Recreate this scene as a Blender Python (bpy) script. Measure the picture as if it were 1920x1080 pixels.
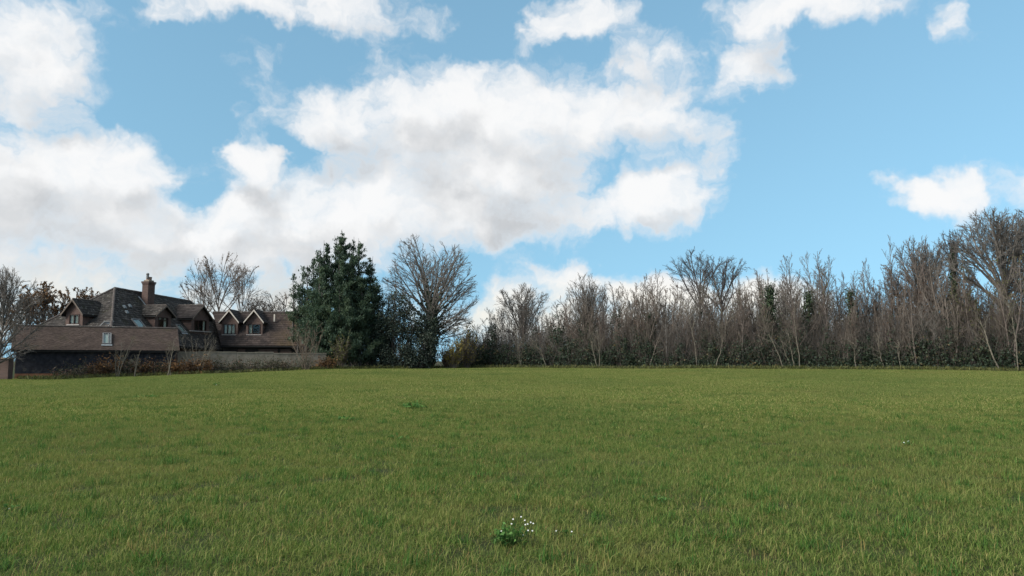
import bpy, bmesh, math
import numpy as np
from mathutils import Vector

for o in list(bpy.data.objects):
    bpy.data.objects.remove(o)
S = bpy.context.scene
COL = S.collection
R = math.radians

# ------------------------------------------------------------------ camera
FPX, CX, CY, HZ = 1450.0, 960.0, 540.0, 676.0      # focal length and horizon in photo pixels
EYE = 1.6
PITCH = math.atan((HZ - CY) / FPX)
cam = bpy.data.cameras.new('camera')
cam.sensor_width = 36.0
cam.lens = 36.0 * FPX / 1920.0
cam.clip_end = 9000.0
cam.clip_start = 0.1
camo = bpy.data.objects.new('camera', cam)
camo.location = (0, 0, EYE)
camo.rotation_euler = (math.pi / 2 + PITCH, 0, 0)
COL.objects.link(camo)
S.camera = camo


def ray(px, py):
    a, b = (px - CX) / FPX, (CY - py) / FPX
    return (a, math.cos(PITCH) - b * math.sin(PITCH), math.sin(PITCH) + b * math.cos(PITCH))


def P(px, py, D):
    x, y, z = ray(px, py)
    return np.array([x * D / y, D, EYE + z * D / y])


def AZEL(px, py):
    x, y, z = ray(px, py)
    n = math.sqrt(x * x + y * y + z * z)
    return math.atan2(x, y), math.asin(z / n)


# ------------------------------------------------------------------ world, sun, exposure
EXPO = 0.8
SKY, SKY_TINT = 0.085, (1.44, 1.68, 1.39, 1)
SUN_AZ, SUN_EL = R(-122), R(34)         # azimuth from the view direction (+Y), positive to the right
S.view_settings.view_transform = 'Standard'
S.view_settings.look = 'None'
S.view_settings.gamma = 1.0
S.view_settings.exposure = EXPO
S.view_settings.use_curve_mapping = False
S.render.engine = 'CYCLES'
S.cycles.max_bounces = 5
S.cycles.diffuse_bounces = 3
S.cycles.glossy_bounces = 3
S.cycles.transmission_bounces = 3
S.cycles.transparent_max_bounces = 8

sun = bpy.data.lights.new('sun', 'SUN')
sun.energy = 3.4
sun.angle = R(24)
sun.color = (1.0, 0.95, 0.87)
suno = bpy.data.objects.new('sun', sun)
sd = Vector((math.sin(SUN_AZ) * math.cos(SUN_EL), math.cos(SUN_AZ) * math.cos(SUN_EL), math.sin(SUN_EL)))
suno.rotation_euler = (-sd).to_track_quat('-Z', 'Y').to_euler()
suno.location = (0, 0, 60)
COL.objects.link(suno)

W = bpy.data.worlds.new('World')
S.world = W
W.use_nodes = True
W.cycles.sampling_method = 'MANUAL'
W.cycles.sample_map_resolution = 512


class NB:
    """tiny node builder"""
    def __init__(self, tree):
        self.t = tree
        self.n, self.l = tree.nodes, tree.links

    def put(self, sock, v):
        if isinstance(v, bpy.types.NodeSocket):
            self.l.new(v, sock)
        elif v is not None:
            sock.default_value = v

    def node(self, typ, **kw):
        nd = self.n.new(typ)
        for k, v in kw.items():
            setattr(nd, k, v)
        return nd

    def math(self, op, a, b=None, c=None, clamp=False):
        nd = self.node('ShaderNodeMath', operation=op)
        nd.use_clamp = clamp
        for i, v in enumerate((a, b, c)):
            if v is not None:
                self.put(nd.inputs[i], v)
        return nd.outputs[0]

    def vec(self, op, a, b=None):
        nd = self.node('ShaderNodeVectorMath', operation=op)
        self.put(nd.inputs[0], a)
        if b is not None:
            self.put(nd.inputs[1], b)
        return nd.outputs['Value'] if op in ('LENGTH', 'DOT_PRODUCT', 'DISTANCE') else nd.outputs[0]

    def smooth(self, v, a, b, lo=0.0, hi=1.0, typ='SMOOTHSTEP'):
        nd = self.node('ShaderNodeMapRange', interpolation_type=typ)
        self.put(nd.inputs[0], v)
        for i, q in enumerate((a, b, lo, hi)):
            self.put(nd.inputs[1 + i], q)
        return nd.outputs[0]

    def noise(self, vec, scale, detail=4, rough=0.5, dist=0.0, lac=2.0, color=False, dim='3D'):
        nd = self.node('ShaderNodeTexNoise', noise_dimensions=dim)
        if vec is not None:
            self.put(nd.inputs['Vector'], vec)
        nd.inputs['Scale'].default_value = scale
        nd.inputs['Detail'].default_value = detail
        nd.inputs['Roughness'].default_value = rough
        nd.inputs['Lacunarity'].default_value = lac
        nd.inputs['Distortion'].default_value = dist
        return nd.outputs['Color' if color else 'Fac']

    def mixc(self, f, a, b, blend='MIX'):
        nd = self.node('ShaderNodeMix', data_type='RGBA', blend_type=blend)
        self.put(nd.inputs[0], f)
        self.put(nd.inputs[6], a)
        self.put(nd.inputs[7], b)
        return nd.outputs[2]

    def xyz(self, x, y, z):
        nd = self.node('ShaderNodeCombineXYZ')
        for i, v in enumerate((x, y, z)):
            self.put(nd.inputs[i], v)
        return nd.outputs[0]

    def sep(self, v):
        nd = self.node('ShaderNodeSeparateXYZ')
        self.put(nd.inputs[0], v)
        return nd.outputs


# cloud masses: photo pixel centre, radii in photo pixels, weight (about 1 = solid, under .6 = thin)
CLOUDS = [
    (900, 235, 330, 120, 1.0), (1170, 225, 190, 85, 1.0), (640, 225, 130, 70, .9), (860, 165, 130, 60, .8),
    (880, 330, 330, 100, 1.0), (1215, 375, 150, 70, .95), (1290, 335, 75, 40, .8), (850, 405, 430, 70, 1.0),
    (600, 405, 280, 100, 1.0), (480, 325, 85, 75, .95), (480, 450, 330, 75, .95), (430, 300, 50, 50, .35),
    (150, 335, 230, 95, 1.0), (50, 400, 220, 110, 1.0), (260, 430, 300, 80, .95), (110, 480, 260, 55, .75),
    (260, 285, 80, 40, .75), (60, 540, 300, 70, .62), (330, 530, 240, 70, .62), (520, 500, 190, 60, .72), (150, 460, 330, 60, .8), (560, 470, 260, 55, .8), (820, 445, 180, 40, .6),
    (55, 92, 130, 112, .85), (25, 195, 95, 50, .8), (190, 50, 60, 36, .42), (310, 270, 60, 40, .36),
    (560, 2, 250, 54, .85), (340, 12, 80, 34, .7), (765, 28, 100, 44, .5), (500, 100, 80, 45, .36),
    (715, 120, 70, 58, .45), (480, 235, 75, 45, .5), (510, 170, 40, 14, .35),
    (1090, 38, 115, 48, .85), (1010, 75, 45, 34, .55), (1200, 112, 120, 60, .78), (1395, 132, 95, 55, .78),
    (1290, 152, 85, 38, .5), (1095, 142, 50, 26, .38), (1515, 8, 190, 46, .95), (1790, 40, 48, 50, .45),
    (1768, 366, 92, 54, .95), (1670, 378, 40, 24, .36), (1920, 355, 40, 28, .75), (1340, 280, 60, 36, .42),
    (1040, 528, 110, 52, .95), (945, 565, 80, 46, .85), (1235, 556, 130, 46, .9), (1450, 562, 130, 44, .85),
    (505, 555, 75, 48, .85), (975, 458, 55, 24, .5), (1060, 600, 300, 60, .8), (1400, 610, 300, 60, .7),
    (450, 590, 160, 40, .6), (1700, 620, 300, 50, .35), (20, 600, 200, 40, .6), (760, 560, 200, 60, .25),
    (555, 285, 40, 30, -.35), (1185, 268, 60, 28, -.5), (1125, 312, 50, 28, -.3), (375, 335, 40, 30, -.35), (330, 225, 90, 40, -.25),
    (370, 372, 22, 20, -.4), (60, 455, 60, 14, -.3),
]


# the layout of the masses over azimuth and elevation, as sums of products of two curves (its leading singular vectors)
AZ0, AZ1, EL0, EL1, RANK = -.70, .70, -.06, .56, 10


def cloud_layout(na=97, ne=65):
    az, el = np.linspace(AZ0, AZ1, na), np.linspace(EL0, EL1, ne)
    A, E = np.meshgrid(az, el, indexing='ij')
    pos = np.full(A.shape, -.15)
    neg = np.zeros(A.shape)
    for (px, py, rx, ry, w) in CLOUDS:
        a, e = AZEL(px, py)
        r = np.sqrt(((A - a) * FPX / rx) ** 2 + ((E - e) * FPX / ry) ** 2)
        t = np.clip((1.45 - r) / 1.15, 0, 1)
        k = t * t * (3 - 2 * t)
        if w > 0:
            pos = np.maximum(pos, (w + .15) * k - .15)
        else:
            neg += w * k
    T = pos + neg
    u, sv, vt = np.linalg.svd(T, full_matrices=False)
    return [(u[:, i] * math.sqrt(sv[i]), vt[i] * math.sqrt(sv[i])) for i in range(RANK)]


def cloud_group():
    g = bpy.data.node_groups.new('cloud_density', 'ShaderNodeTree')
    g.interface.new_socket('Vector', in_out='INPUT', socket_type='NodeSocketVector')
    g.interface.new_socket('Density', in_out='OUTPUT', socket_type='NodeSocketFloat')
    g.interface.new_socket('Bulk', in_out='OUTPUT', socket_type='NodeSocketFloat')
    b = NB(g)
    gi = b.node('NodeGroupInput')
    go = b.node('NodeGroupOutput')
    v = gi.outputs[0]                     # (azimuth, elevation, 0)
    # warp the layout so that the masses lose their elliptic outline
    w1 = b.vec('SUBTRACT', b.noise(v, 15.0, 4, .6, color=True, dim='2D'), (.5, .5, .5))
    q = b.vec('ADD', v, b.vec('MULTIPLY', w1, (.085, .055, 0)))
    s = b.sep(q)
    ta = b.smooth(s[0], AZ0, AZ1, typ='LINEAR')
    te = b.smooth(s[1], EL0, EL1, typ='LINEAR')

    def curve(t, y):
        lo, hi = float(y.min()), float(y.max())
        nd = b.node('ShaderNodeFloatCurve')
        cm = nd.mapping
        c = cm.curves[0]
        n = len(y)
        for i in range(n):
            f = (float(y[i]) - lo) / max(hi - lo, 1e-6)
            if i == 0:
                c.points[0].location = (0, f)
            elif i == n - 1:
                c.points[len(c.points) - 1].location = (1, f)
            else:
                c.points.new(i / (n - 1), f)
        cm.update()
        b.put(nd.inputs[1], t)
        return b.math('MULTIPLY_ADD', nd.outputs[0], hi - lo, lo)
    tot = None
    for ca, ce in cloud_layout():
        x, y = curve(ta, ca), curve(te, ce)
        tot = b.math('MULTIPLY', x, y) if tot is None else b.math('MULTIPLY_ADD', x, y, tot)
    # beyond the photographed part of the sky the same broken cumulus goes on
    sv = b.sep(v)
    far = b.smooth(b.math('MAXIMUM', b.math('ABSOLUTE', sv[0]), b.math('ADD', sv[1], .15)), .60, .69)
    cov = b.smooth(b.noise(b.vec('MULTIPLY', v, (1, 1.8, 1)), 2.6, 3, .5, dim='2D'), .38, .62, -.1, 1.0)
    nd = b.node('ShaderNodeMix', data_type='FLOAT')
    b.put(nd.inputs[0], far); b.put(nd.inputs[2], tot); b.put(nd.inputs[3], cov)
    tot = nd.outputs[0]
    # cauliflower detail
    st = b.vec('MULTIPLY', q, (1, 1.3, 1))
    n1 = b.noise(st, 13.0, 8, .60, dim='2D')
    vo = b.node('ShaderNodeTexVoronoi', feature='F1', voronoi_dimensions='2D')
    b.put(vo.inputs['Vector'], st)
    vo.inputs['Scale'].default_value = 24.0
    vo.inputs['Detail'].default_value = 2.0
    vo.inputs['Roughness'].default_value = .55
    bil = b.math('SUBTRACT', .42, vo.outputs['Distance'])
    det = b.math('ADD', b.math('MULTIPLY', b.math('SUBTRACT', n1, .5), DET_N), b.math('MULTIPLY', bil, DET_V))
    gate = b.smooth(tot, -.12, .3)
    out = b.math('MULTIPLY_ADD', det, gate, tot)
    b.l.new(out, go.inputs[0])
    low = b.noise(st, 8.0, 2, .5, dim='2D')
    b.l.new(b.math('MULTIPLY_ADD', b.math('SUBTRACT', low, .5), b.math('MULTIPLY', gate, 1.5), tot), go.inputs[1])
    return g


DET_N, DET_V = 1.2, .22


def build_world():
    t = W.node_tree
    t.nodes.clear()
    b = NB(t)
    out = b.node('ShaderNodeOutputWorld')
    bg = b.node('ShaderNodeBackground')
    bg.inputs['Strength'].default_value = SKY
    b.l.new(bg.outputs[0], out.inputs[0])
    sky = b.node('ShaderNodeTexSky', sky_type='NISHITA')
    sky.sun_disc = False
    sky.sun_elevation = SUN_EL
    sky.sun_rotation = SUN_AZ
    sky.air_density = 1.0
    sky.dust_density = 0.15
    sky.ozone_density = 2.0
    sky.altitude = 60
    blue = b.mixc(1.0, sky.outputs[0], SKY_TINT, 'MULTIPLY')
    tc = b.node('ShaderNodeTexCoord')
    d = b.vec('NORMALIZE', tc.outputs['Generated'])
    x, y, z = b.sep(d)
    # clear air: the pale band of the model stays below the skyline
    b.l.new(b.xyz(x, y, b.math('MULTIPLY_ADD', b.math('MAXIMUM', z, 0.0), .46, .27)), sky.inputs['Vector'])
    az = b.math('ARCTAN2', x, y)
    el = b.math('ARCSINE', z)
    p = b.xyz(az, el, 0.0)
    G = cloud_group()

    def dens(vec):
        nd = b.node('ShaderNodeGroup')
        nd.node_tree = G
        b.put(nd.inputs[0], vec)
        return nd.outputs
    d0, s0 = dens(p)
    d1, s1 = dens(b.vec('ADD', p, (-.016, .046, 0)))
    cover = b.smooth(d0, .08, .72)
    thick = b.smooth(d0, .30, 1.05)
    lit = b.math('ADD', b.math('MULTIPLY', b.math('SUBTRACT', d0, d1), .26), b.math('MULTIPLY', b.math('SUBTRACT', s0, s1), .75))
    lit = b.smooth(lit, -.56, .46)
    k = .1 / SKY * 2 ** -EXPO
    shade = b.mixc(lit, (5.5 * k, 5.65 * k, 5.85 * k, 1), (9.75 * k, 9.72 * k, 9.7 * k, 1))
    shade = b.mixc(thick, (9.0 * k, 9.1 * k, 9.25 * k, 1), shade)      # thin rims scatter light through
    # warm low down where the air is thick
    tint = b.mixc(b.smooth(el, .05, .13), (1.03, .98, .87, 1), (1, 1, 1, 1))
    shade = b.mixc(1.0, shade, tint, 'MULTIPLY')
    dcl = b.mixc(b.math('MULTIPLY', b.math('SUBTRACT', 1.0, thick), .25), shade, blue)
    col = b.mixc(b.math('MULTIPLY', cover, .97), blue, dcl)
    b.l.new(col, bg.inputs['Color'])


build_world()

# ------------------------------------------------------------------ helpers
BASE = {}


def tag(o, label=None, cat=None, group=None, kind=None):
    if label: o['label'] = label
    if cat: o['category'] = cat
    if group: o['group'] = group
    if kind: o['kind'] = kind
    return o


def thing(name, loc, label, cat, group=None):
    o = bpy.data.objects.new(name, None)
    o.empty_display_size = .3
    o.location = loc
    COL.objects.link(o)
    BASE[o.name] = np.array(loc, float)
    return tag(o, label, cat, group)


def mesh_np(name, V, Fs, rnd=None, smooth=False, mats=None):
    """V (n,3); Fs list of int arrays (m,3) or (m,4)"""
    me = bpy.data.meshes.new(name)
    V = np.asarray(V, np.float32)
    me.vertices.add(len(V))
    me.vertices.foreach_set('co', V.ravel())
    Fs = [np.asarray(f, np.int32) for f in Fs if len(f)]
    loops = np.concatenate([f.ravel() for f in Fs])
    tots = np.concatenate([np.full(len(f), f.shape[1], np.int32) for f in Fs])
    starts = np.concatenate([[0], np.cumsum(tots)[:-1]]).astype(np.int32)
    me.loops.add(len(loops))
    me.loops.foreach_set('vertex_index', loops)
    me.polygons.add(len(tots))
    me.polygons.foreach_set('loop_start', starts)
    me.polygons.foreach_set('loop_total', tots)
    if smooth:
        me.polygons.foreach_set('use_smooth', np.ones(len(tots), bool))
    if rnd is not None:
        a = me.attributes.new('rnd', 'FLOAT', 'POINT')
        a.data.foreach_set('value', np.asarray(rnd, np.float32))
    me.update(calc_edges=True)
    return me


def link(name, me, mat, parent=None, loc=(0, 0, 0)):
    if mat is not None and len(me.materials) == 0:
        me.materials.append(mat)
    o = bpy.data.objects.new(name, me)
    o.location = loc
    o.parent = parent
    COL.objects.link(o)
    return o


def copy_tree(o, parent=None):
    c = o.copy()
    COL.objects.link(c)
    c.parent = parent
    for ch in o.children:
        copy_tree(ch, c)
    return c


def root_base(o):
    while o is not None:
        if o.name in BASE:
            return BASE[o.name]
        o = o.parent
    return np.zeros(3)


class MB:
    """collects world-space polygons into one mesh"""
    def __init__(self):
        self.v, self.f = [], []

    def poly(self, pts):
        i = len(self.v)
        self.v += [tuple(p) for p in pts]
        self.f.append(tuple(range(i, i + len(pts))))

    def box(self, c, ax, ay, az, sx, sy, sz):
        """centre c, unit axes, full sizes"""
        c, ax, ay, az = (np.asarray(q, float) for q in (c, ax, ay, az))
        i = len(self.v)
        for dz in (-.5, .5):
            for dx, dy in ((-.5, -.5), (.5, -.5), (.5, .5), (-.5, .5)):
                self.v.append(tuple(c + ax * dx * sx + ay * dy * sy + az * dz * sz))
        for f in ((3, 2, 1, 0), (4, 5, 6, 7), (0, 1, 5, 4), (1, 2, 6, 5), (2, 3, 7, 6), (3, 0, 4, 7)):
            self.f.append(tuple(i + k for k in f))
        return self

    def prism(self, pts, off):
        """closed polygon swept by the vector off"""
        i, n = len(self.v), len(pts)
        off = np.asarray(off, float)
        self.v += [tuple(p) for p in pts] + [tuple(np.asarray(p) + off) for p in pts]
        self.f.append(tuple(range(i + n - 1, i - 1, -1)))
        self.f.append(tuple(range(i + n, i + 2 * n)))
        for k in range(n):
            m = (k + 1) % n
            self.f.append((i + k, i + m, i + n + m, i + n + k))
        return self

    def tube(self, pts, rads, n=10, caps=True):
        pts = [np.asarray(p, float) for p in pts]
        i = len(self.v)
        for k, (p, r) in enumerate(zip(pts, rads)):
            t = pts[min(k + 1, len(pts) - 1)] - pts[max(k - 1, 0)]
            t /= np.linalg.norm(t)
            a = np.cross(t, (1, 0, 0) if abs(t[0]) < .9 else (0, 1, 0)); a /= np.linalg.norm(a)
            c = np.cross(t, a)
            for j in range(n):
                w = 2 * math.pi * j / n
                self.v.append(tuple(p + r * (math.cos(w) * a + math.sin(w) * c)))
        for k in range(len(pts) - 1):
            for j in range(n):
                m = (j + 1) % n
                self.f.append((i + k * n + j, i + k * n + m, i + k * n + n + m, i + k * n + n + j))
        if caps:
            self.f.append(tuple(i + j for j in range(n - 1, -1, -1)))
            e = i + (len(pts) - 1) * n
            self.f.append(tuple(e + j for j in range(n)))
        return self

    def build(self, name, mat, parent=None):
        base = root_base(parent)
        me = bpy.data.meshes.new(name)
        me.from_pydata([tuple(np.asarray(p) - base) for p in self.v], [], self.f)
        bm = bmesh.new(); bm.from_mesh(me)
        bmesh.ops.recalc_face_normals(bm, faces=bm.faces)
        bm.to_mesh(me); bm.free()
        return link(name, me, mat, parent)


# ------------------------------------------------------------------ materials
def principled(name, rough=.8, spec=.25):
    m = bpy.data.materials.new(name)
    m.use_nodes = True
    b = NB(m.node_tree)
    p = m.node_tree.nodes['Principled BSDF']
    p.inputs['Roughness'].default_value = rough
    p.inputs['Specular IOR Level'].default_value = spec
    return m, b, p


def c4(c):
    return (c[0], c[1], c[2], 1)


def mat_mottle(name, c1, c2, scale=3.0, rough=.85, bump=.0, detail=6, c3=None, s3=1.0, t3=(.55, .7), spec=.2):
    m, b, p = principled(name, rough, spec)
    tc = b.node('ShaderNodeTexCoord')
    n = b.noise(tc.outputs['Object'], scale, detail, .6)
    col = b.mixc(b.smooth(n, .3, .7), c4(c1), c4(c2))
    if c3:
        col = b.mixc(b.smooth(b.noise(tc.outputs['Object'], s3, 5, .65), *t3), col, c4(c3))
    b.l.new(col, p.inputs['Base Color'])
    if bump:
        bp = b.node('ShaderNodeBump')
        bp.inputs['Strength'].default_value = bump
        bp.inputs['Distance'].default_value = .02
        b.l.new(b.noise(tc.outputs['Object'], scale * 4, 4, .6), bp.inputs['Height'])
        b.l.new(bp.outputs[0], p.inputs['Normal'])
    return m


def mat_leaf(name, stops, trans=.3, rough=.55, spec=.3, patch=None):
    """stops: colours over the per-leaf random value; patch: (colour, scale, lo, hi) large-scale world noise"""
    m = bpy.data.materials.new(name)
    m.use_nodes = True
    t = m.node_tree
    t.nodes.clear()
    b = NB(t)
    out = b.node('ShaderNodeOutputMaterial')
    at = b.node('ShaderNodeAttribute', attribute_name='rnd')
    ramp = b.node('ShaderNodeValToRGB')
    cr = ramp.color_ramp
    while len(cr.elements) < len(stops):
        cr.elements.new(.5)
    for e, (pos, c) in zip(cr.elements, stops):
        e.position = pos
        e.color = c4(c)
    b.l.new(at.outputs['Fac'], ramp.inputs[0])
    col = ramp.outputs[0]
    geo = b.node('ShaderNodeNewGeometry')
    if patch:
        for (pc, sc, lo, hi, amt) in patch:
            f = b.smooth(b.noise(geo.outputs['Position'], sc, 4, .55), lo, hi, 0, amt)
            col = b.mixc(f, col, c4(pc))
    df = b.node('ShaderNodeBsdfPrincipled')
    df.inputs['Roughness'].default_value = rough
    df.inputs['Specular IOR Level'].default_value = spec
    tr = b.node('ShaderNodeBsdfTranslucent')
    mx = b.node('ShaderNodeMixShader')
    mx.inputs[0].default_value = trans
    b.l.new(col, df.inputs['Base Color'])
    b.l.new(b.mixc(1.0, col, (1.05, 1.08, .85, 1), 'MULTIPLY'), tr.inputs['Color'])
    b.l.new(df.outputs[0], mx.inputs[1])
    b.l.new(tr.outputs[0], mx.inputs[2])
    b.l.new(mx.outputs[0], out.inputs[0])
    return m


def mat_tile(name, stops, lichen=None, moss=None, rough=.9, grad=None):
    m, b, p = principled(name, rough, .15)
    at = b.node('ShaderNodeAttribute', attribute_name='rnd')
    tc = b.node('ShaderNodeTexCoord')
    ramp = b.node('ShaderNodeValToRGB')
    cr = ramp.color_ramp
    while len(cr.elements) < len(stops):
        cr.elements.new(.5)
    for e, (pos, c) in zip(cr.elements, stops):
        e.position = pos; e.color = c4(c)
    b.l.new(at.outputs['Fac'], ramp.inputs[0])
    col = ramp.outputs[0]
    n = b.noise(tc.outputs['Object'], 1.3, 6, .65)
    col = b.mixc(b.smooth(n, .35, .7, 0, .55), col, c4([q * .55 for q in stops[0][1]]))
    if moss:
        c, sc, lo, hi = moss
        f = b.smooth(b.noise(tc.outputs['Object'], sc, 6, .7), lo, hi, 0, .85)
        if grad:                       # newer reddish tiles and moss towards one end of the roof
            x = b.math('ADD', b.sep(tc.outputs['Object'])[0], b.math('MULTIPLY', b.math('SUBTRACT', b.noise(tc.outputs['Object'], .8, 4, .6), .5), 3.5))
            g = b.smooth(x, grad[0], grad[1])
            col = b.mixc(b.math('MULTIPLY', g, .8), col, c4(grad[2]))
            f = b.math('MULTIPLY', f, g)
        col = b.mixc(f, col, c4(c))
    if lichen:
        c, sc, lo, hi = lichen
        col = b.mixc(b.smooth(b.noise(tc.outputs['Object'], sc, 3, .6), lo, hi, 0, .8), col, c4(c))
    b.l.new(col, p.inputs['Base Color'])
    return m


def mat_brick(name, c1, c2, mortar, scale=1.0):
    m, b, p = principled(name, .9, .15)
    tc = b.node('ShaderNodeTexCoord')
    x, y, z = b.sep(tc.outputs['Object'])
    v = b.xyz(b.math('ADD', x, y), z, 0.0)
    br = b.node('ShaderNodeTexBrick')
    b.put(br.inputs['Vector'], v)
    br.inputs['Color1'].default_value = c4(c1)
    br.inputs['Color2'].default_value = c4(c2)
    br.inputs['Mortar'].default_value = c4(mortar)
    br.inputs['Scale'].default_value = scale
    br.inputs['Brick Width'].default_value = .225
    br.inputs['Row Height'].default_value = .075
    br.inputs['Mortar Size'].default_value = .008
    n = b.noise(tc.outputs['Object'], 1.6, 6, .65)
    col = b.mixc(b.smooth(n, .35, .75, 0, .5), br.outputs[0], c4([q * .5 for q in c1]))
    b.l.new(col, p.inputs['Base Color'])
    bp = b.node('ShaderNodeBump'); bp.inputs['Distance'].default_value = .01
    b.l.new(br.outputs['Fac'], bp.inputs['Height']); bp.invert = True
    b.l.new(bp.outputs[0], p.inputs['Normal'])
    return m


def mat_glass(name, refl=.35):
    m = bpy.data.materials.new(name)
    m.use_nodes = True
    t = m.node_tree; t.nodes.clear()
    b = NB(t)
    out = b.node('ShaderNodeOutputMaterial')
    gl = b.node('ShaderNodeBsdfGlossy'); gl.inputs['Roughness'].default_value = .03
    tr = b.node('ShaderNodeBsdfTransparent'); tr.inputs[0].default_value = (.8, .84, .82, 1)
    fr = b.node('ShaderNodeFresnel'); fr.inputs[0].default_value = 1.5
    mx = b.node('ShaderNodeMixShader')
    ge = b.node('ShaderNodeNewGeometry')
    b.l.new(b.math('MULTIPLY', b.math('ADD', fr.outputs[0], refl, clamp=True), b.math('SUBTRACT', 1.0, ge.outputs['Backfacing'])), mx.inputs[0])
    b.l.new(tr.outputs[0], mx.inputs[1]); b.l.new(gl.outputs[0], mx.inputs[2])
    b.l.new(mx.outputs[0], out.inputs[0])
    return m


M = {}
M['bark_grey'] = mat_mottle('bark_grey', (.095, .084, .076), (.175, .158, .14), 4, .9)
M['bark_brown'] = mat_mottle('bark_brown', (.09, .072, .062), (.16, .13, .112), 4, .9)
M['bark_red'] = mat_mottle('bark_red', (.098, .080, .066), (.168, .14, .117), 4, .9)
M['bark_pale'] = mat_mottle('bark_pale', (.085, .075, .058), (.17, .15, .115), 5, .9)
M['bark_mid'] = mat_mottle('bark_mid', (.085, .065, .05), (.15, .12, .09), 5, .9)
M['bark_dark'] = mat_mottle('bark_dark', (.050, .044, .042), (.095, .084, .078), 4, .9)
M['conifer'] = mat_leaf('conifer_foliage', [(0, (.026, .046, .036)), (.5, (.058, .094, .062)), (1, (.115, .155, .095))], .35, .6, .2)
M['ivy'] = mat_leaf('ivy_leaves', [(0, (.018, .030, .020)), (.55, (.036, .056, .030)), (1, (.07, .095, .05))], .12, .6, .15)
M['holly'] = mat_leaf('evergreen_leaves', [(0, (.016, .025, .021)), (.6, (.034, .048, .036)), (1, (.07, .082, .06))], .12, .6, .15)
M['undergrowth'] = mat_leaf('undergrowth_leaves', [(0, (.014, .024, .016)), (.5, (.030, .048, .028)), (.82, (.052, .062, .034)), (.93, (.08, .07, .04)), (1, (.14, .10, .05))], .15, .6, .25)
M['yellow_leaf'] = mat_leaf('yellow_leaves', [(0, (.12, .10, .025)), (.5, (.24, .19, .035)), (1, (.36, .28, .05))], .35, .6)
M['brown_leaf'] = mat_leaf('brown_leaves', [(0, (.07, .04, .022)), (.5, (.13, .072, .035)), (1, (.22, .12, .05))], .3, .7)
M['oak_leaf'] = mat_leaf('oak_leaves', [(0, (.08, .042, .02)), (.5, (.15, .075, .03)), (1, (.25, .13, .045))], .35, .7)
M['olive_leaf'] = mat_leaf('olive_leaves', [(0, (.04, .05, .02)), (.5, (.09, .10, .035)), (1, (.18, .17, .05))], .3, .6)
M['bracken'] = mat_leaf('dead_bracken', [(0, (.05, .032, .022)), (.55, (.10, .058, .032)), (.9, (.16, .085, .038)), (1, (.26, .14, .055))], .25, .8, .1)
M['bramble'] = mat_leaf('bramble_leaves', [(0, (.025, .03, .018)), (.5, (.055, .06, .03)), (.8, (.10, .07, .045)), (1, (.14, .07, .05))], .2, .6)
M['weed'] = mat_leaf('weed_leaves', [(0, (.040, .100, .026)), (.5, (.085, .185, .048)), (1, (.15, .28, .07))], .4, .6, .1)
M['petal'] = mat_leaf('white_petals', [(0, (.72, .72, .70)), (1, (.85, .85, .83))], .2, .7, .1)
M['petal_yellow'] = mat_leaf('yellow_petals', [(0, (.75, .6, .08)), (1, (.8, .65, .1))], .2, .7, .1)
M['tile_main'] = mat_tile('lichened_tiles', [(0, (.030, .026, .024)), (.5, (.048, .042, .038)), (1, (.078, .067, .06))],
                          lichen=((.19, .185, .16), 4.5, .60, .68), moss=((.035, .034, .017), .9, .5, .75))
M['tile_plain'] = mat_tile('dark_brown_tiles', [(0, (.030, .025, .024)), (.5, (.042, .035, .033)), (1, (.060, .050, .046))],
                           lichen=((.15, .14, .12), 6, .70, .76))
M['tile_wing'] = mat_tile('mossy_brown_tiles', [(0, (.034, .027, .025)), (.5, (.046, .036, .033)), (1, (.066, .05, .044))],
                          moss=((.070, .052, .022), .5, .34, .6), grad=(10.5, 16.0, (.066, .043, .034)))
M['tile_barn'] = mat_tile('brown_clay_tiles', [(0, (.054, .039, .033)), (.5, (.066, .048, .040)), (1, (.082, .060, .050))],
                          moss=((.06, .050, .032), .8, .5, .75))
M['ridge'] = mat_mottle('ridge_tiles', (.055, .046, .042), (.095, .08, .072), 5, .9, c3=(.18, .17, .15), s3=3, t3=(.58, .68))
M['brick'] = mat_brick('red_brown_brick', (.112, .070, .060), (.142, .090, .076), (.12, .105, .094))
M['brick_orange'] = mat_brick('orange_brick', (.30, .11, .055), (.36, .145, .075), (.26, .19, .14))
M['brick_chimney'] = mat_brick('chimney_brick', (.10, .064, .054), (.13, .082, .070), (.11, .095, .085))
M['weatherboard'] = mat_mottle('black_weatherboard', (.014, .014, .019), (.034, .033, .040), 3, .8, .2, c3=(.085, .075, .07), s3=2.0, t3=(.52, .75))
M['concrete'] = mat_mottle('weathered_render', (.20, .168, .13), (.28, .24, .19), 2.2, .95, .2, c3=(.11, .105, .06), s3=.8, t3=(.5, .72))
M['coping'] = mat_mottle('pale_coping', (.27, .235, .18), (.35, .31, .24), 4, .9)
M['dark_wood'] = mat_mottle('dark_stained_wood', (.025, .014, .012), (.05, .027, .022), 6, .6)
M['soffit'] = mat_mottle('black_soffit', (.010, .010, .011), (.02, .019, .018), 4, .8)
M['barge_pale'] = mat_mottle('pale_bargeboard', (.40, .36, .31), (.52, .47, .41), 5, .75)
M['barge_brown'] = mat_mottle('weathered_bargeboard', (.09, .072, .06), (.14, .112, .092), 5, .8)
M['lead'] = mat_mottle('lead_flashing', (.16, .18, .19), (.25, .265, .275), 3, .55, spec=.4)
M['frame_grey'] = mat_mottle('grey_metal_frame', (.10, .10, .10), (.15, .15, .15), 5, .5, spec=.4)
M['sill'] = mat_mottle('grey_sill', (.30, .28, .27), (.40, .38, .36), 5, .8)
M['curtain'] = mat_mottle('cream_curtain', (.62, .60, .56), (.78, .76, .72), 6, .9)
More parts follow.
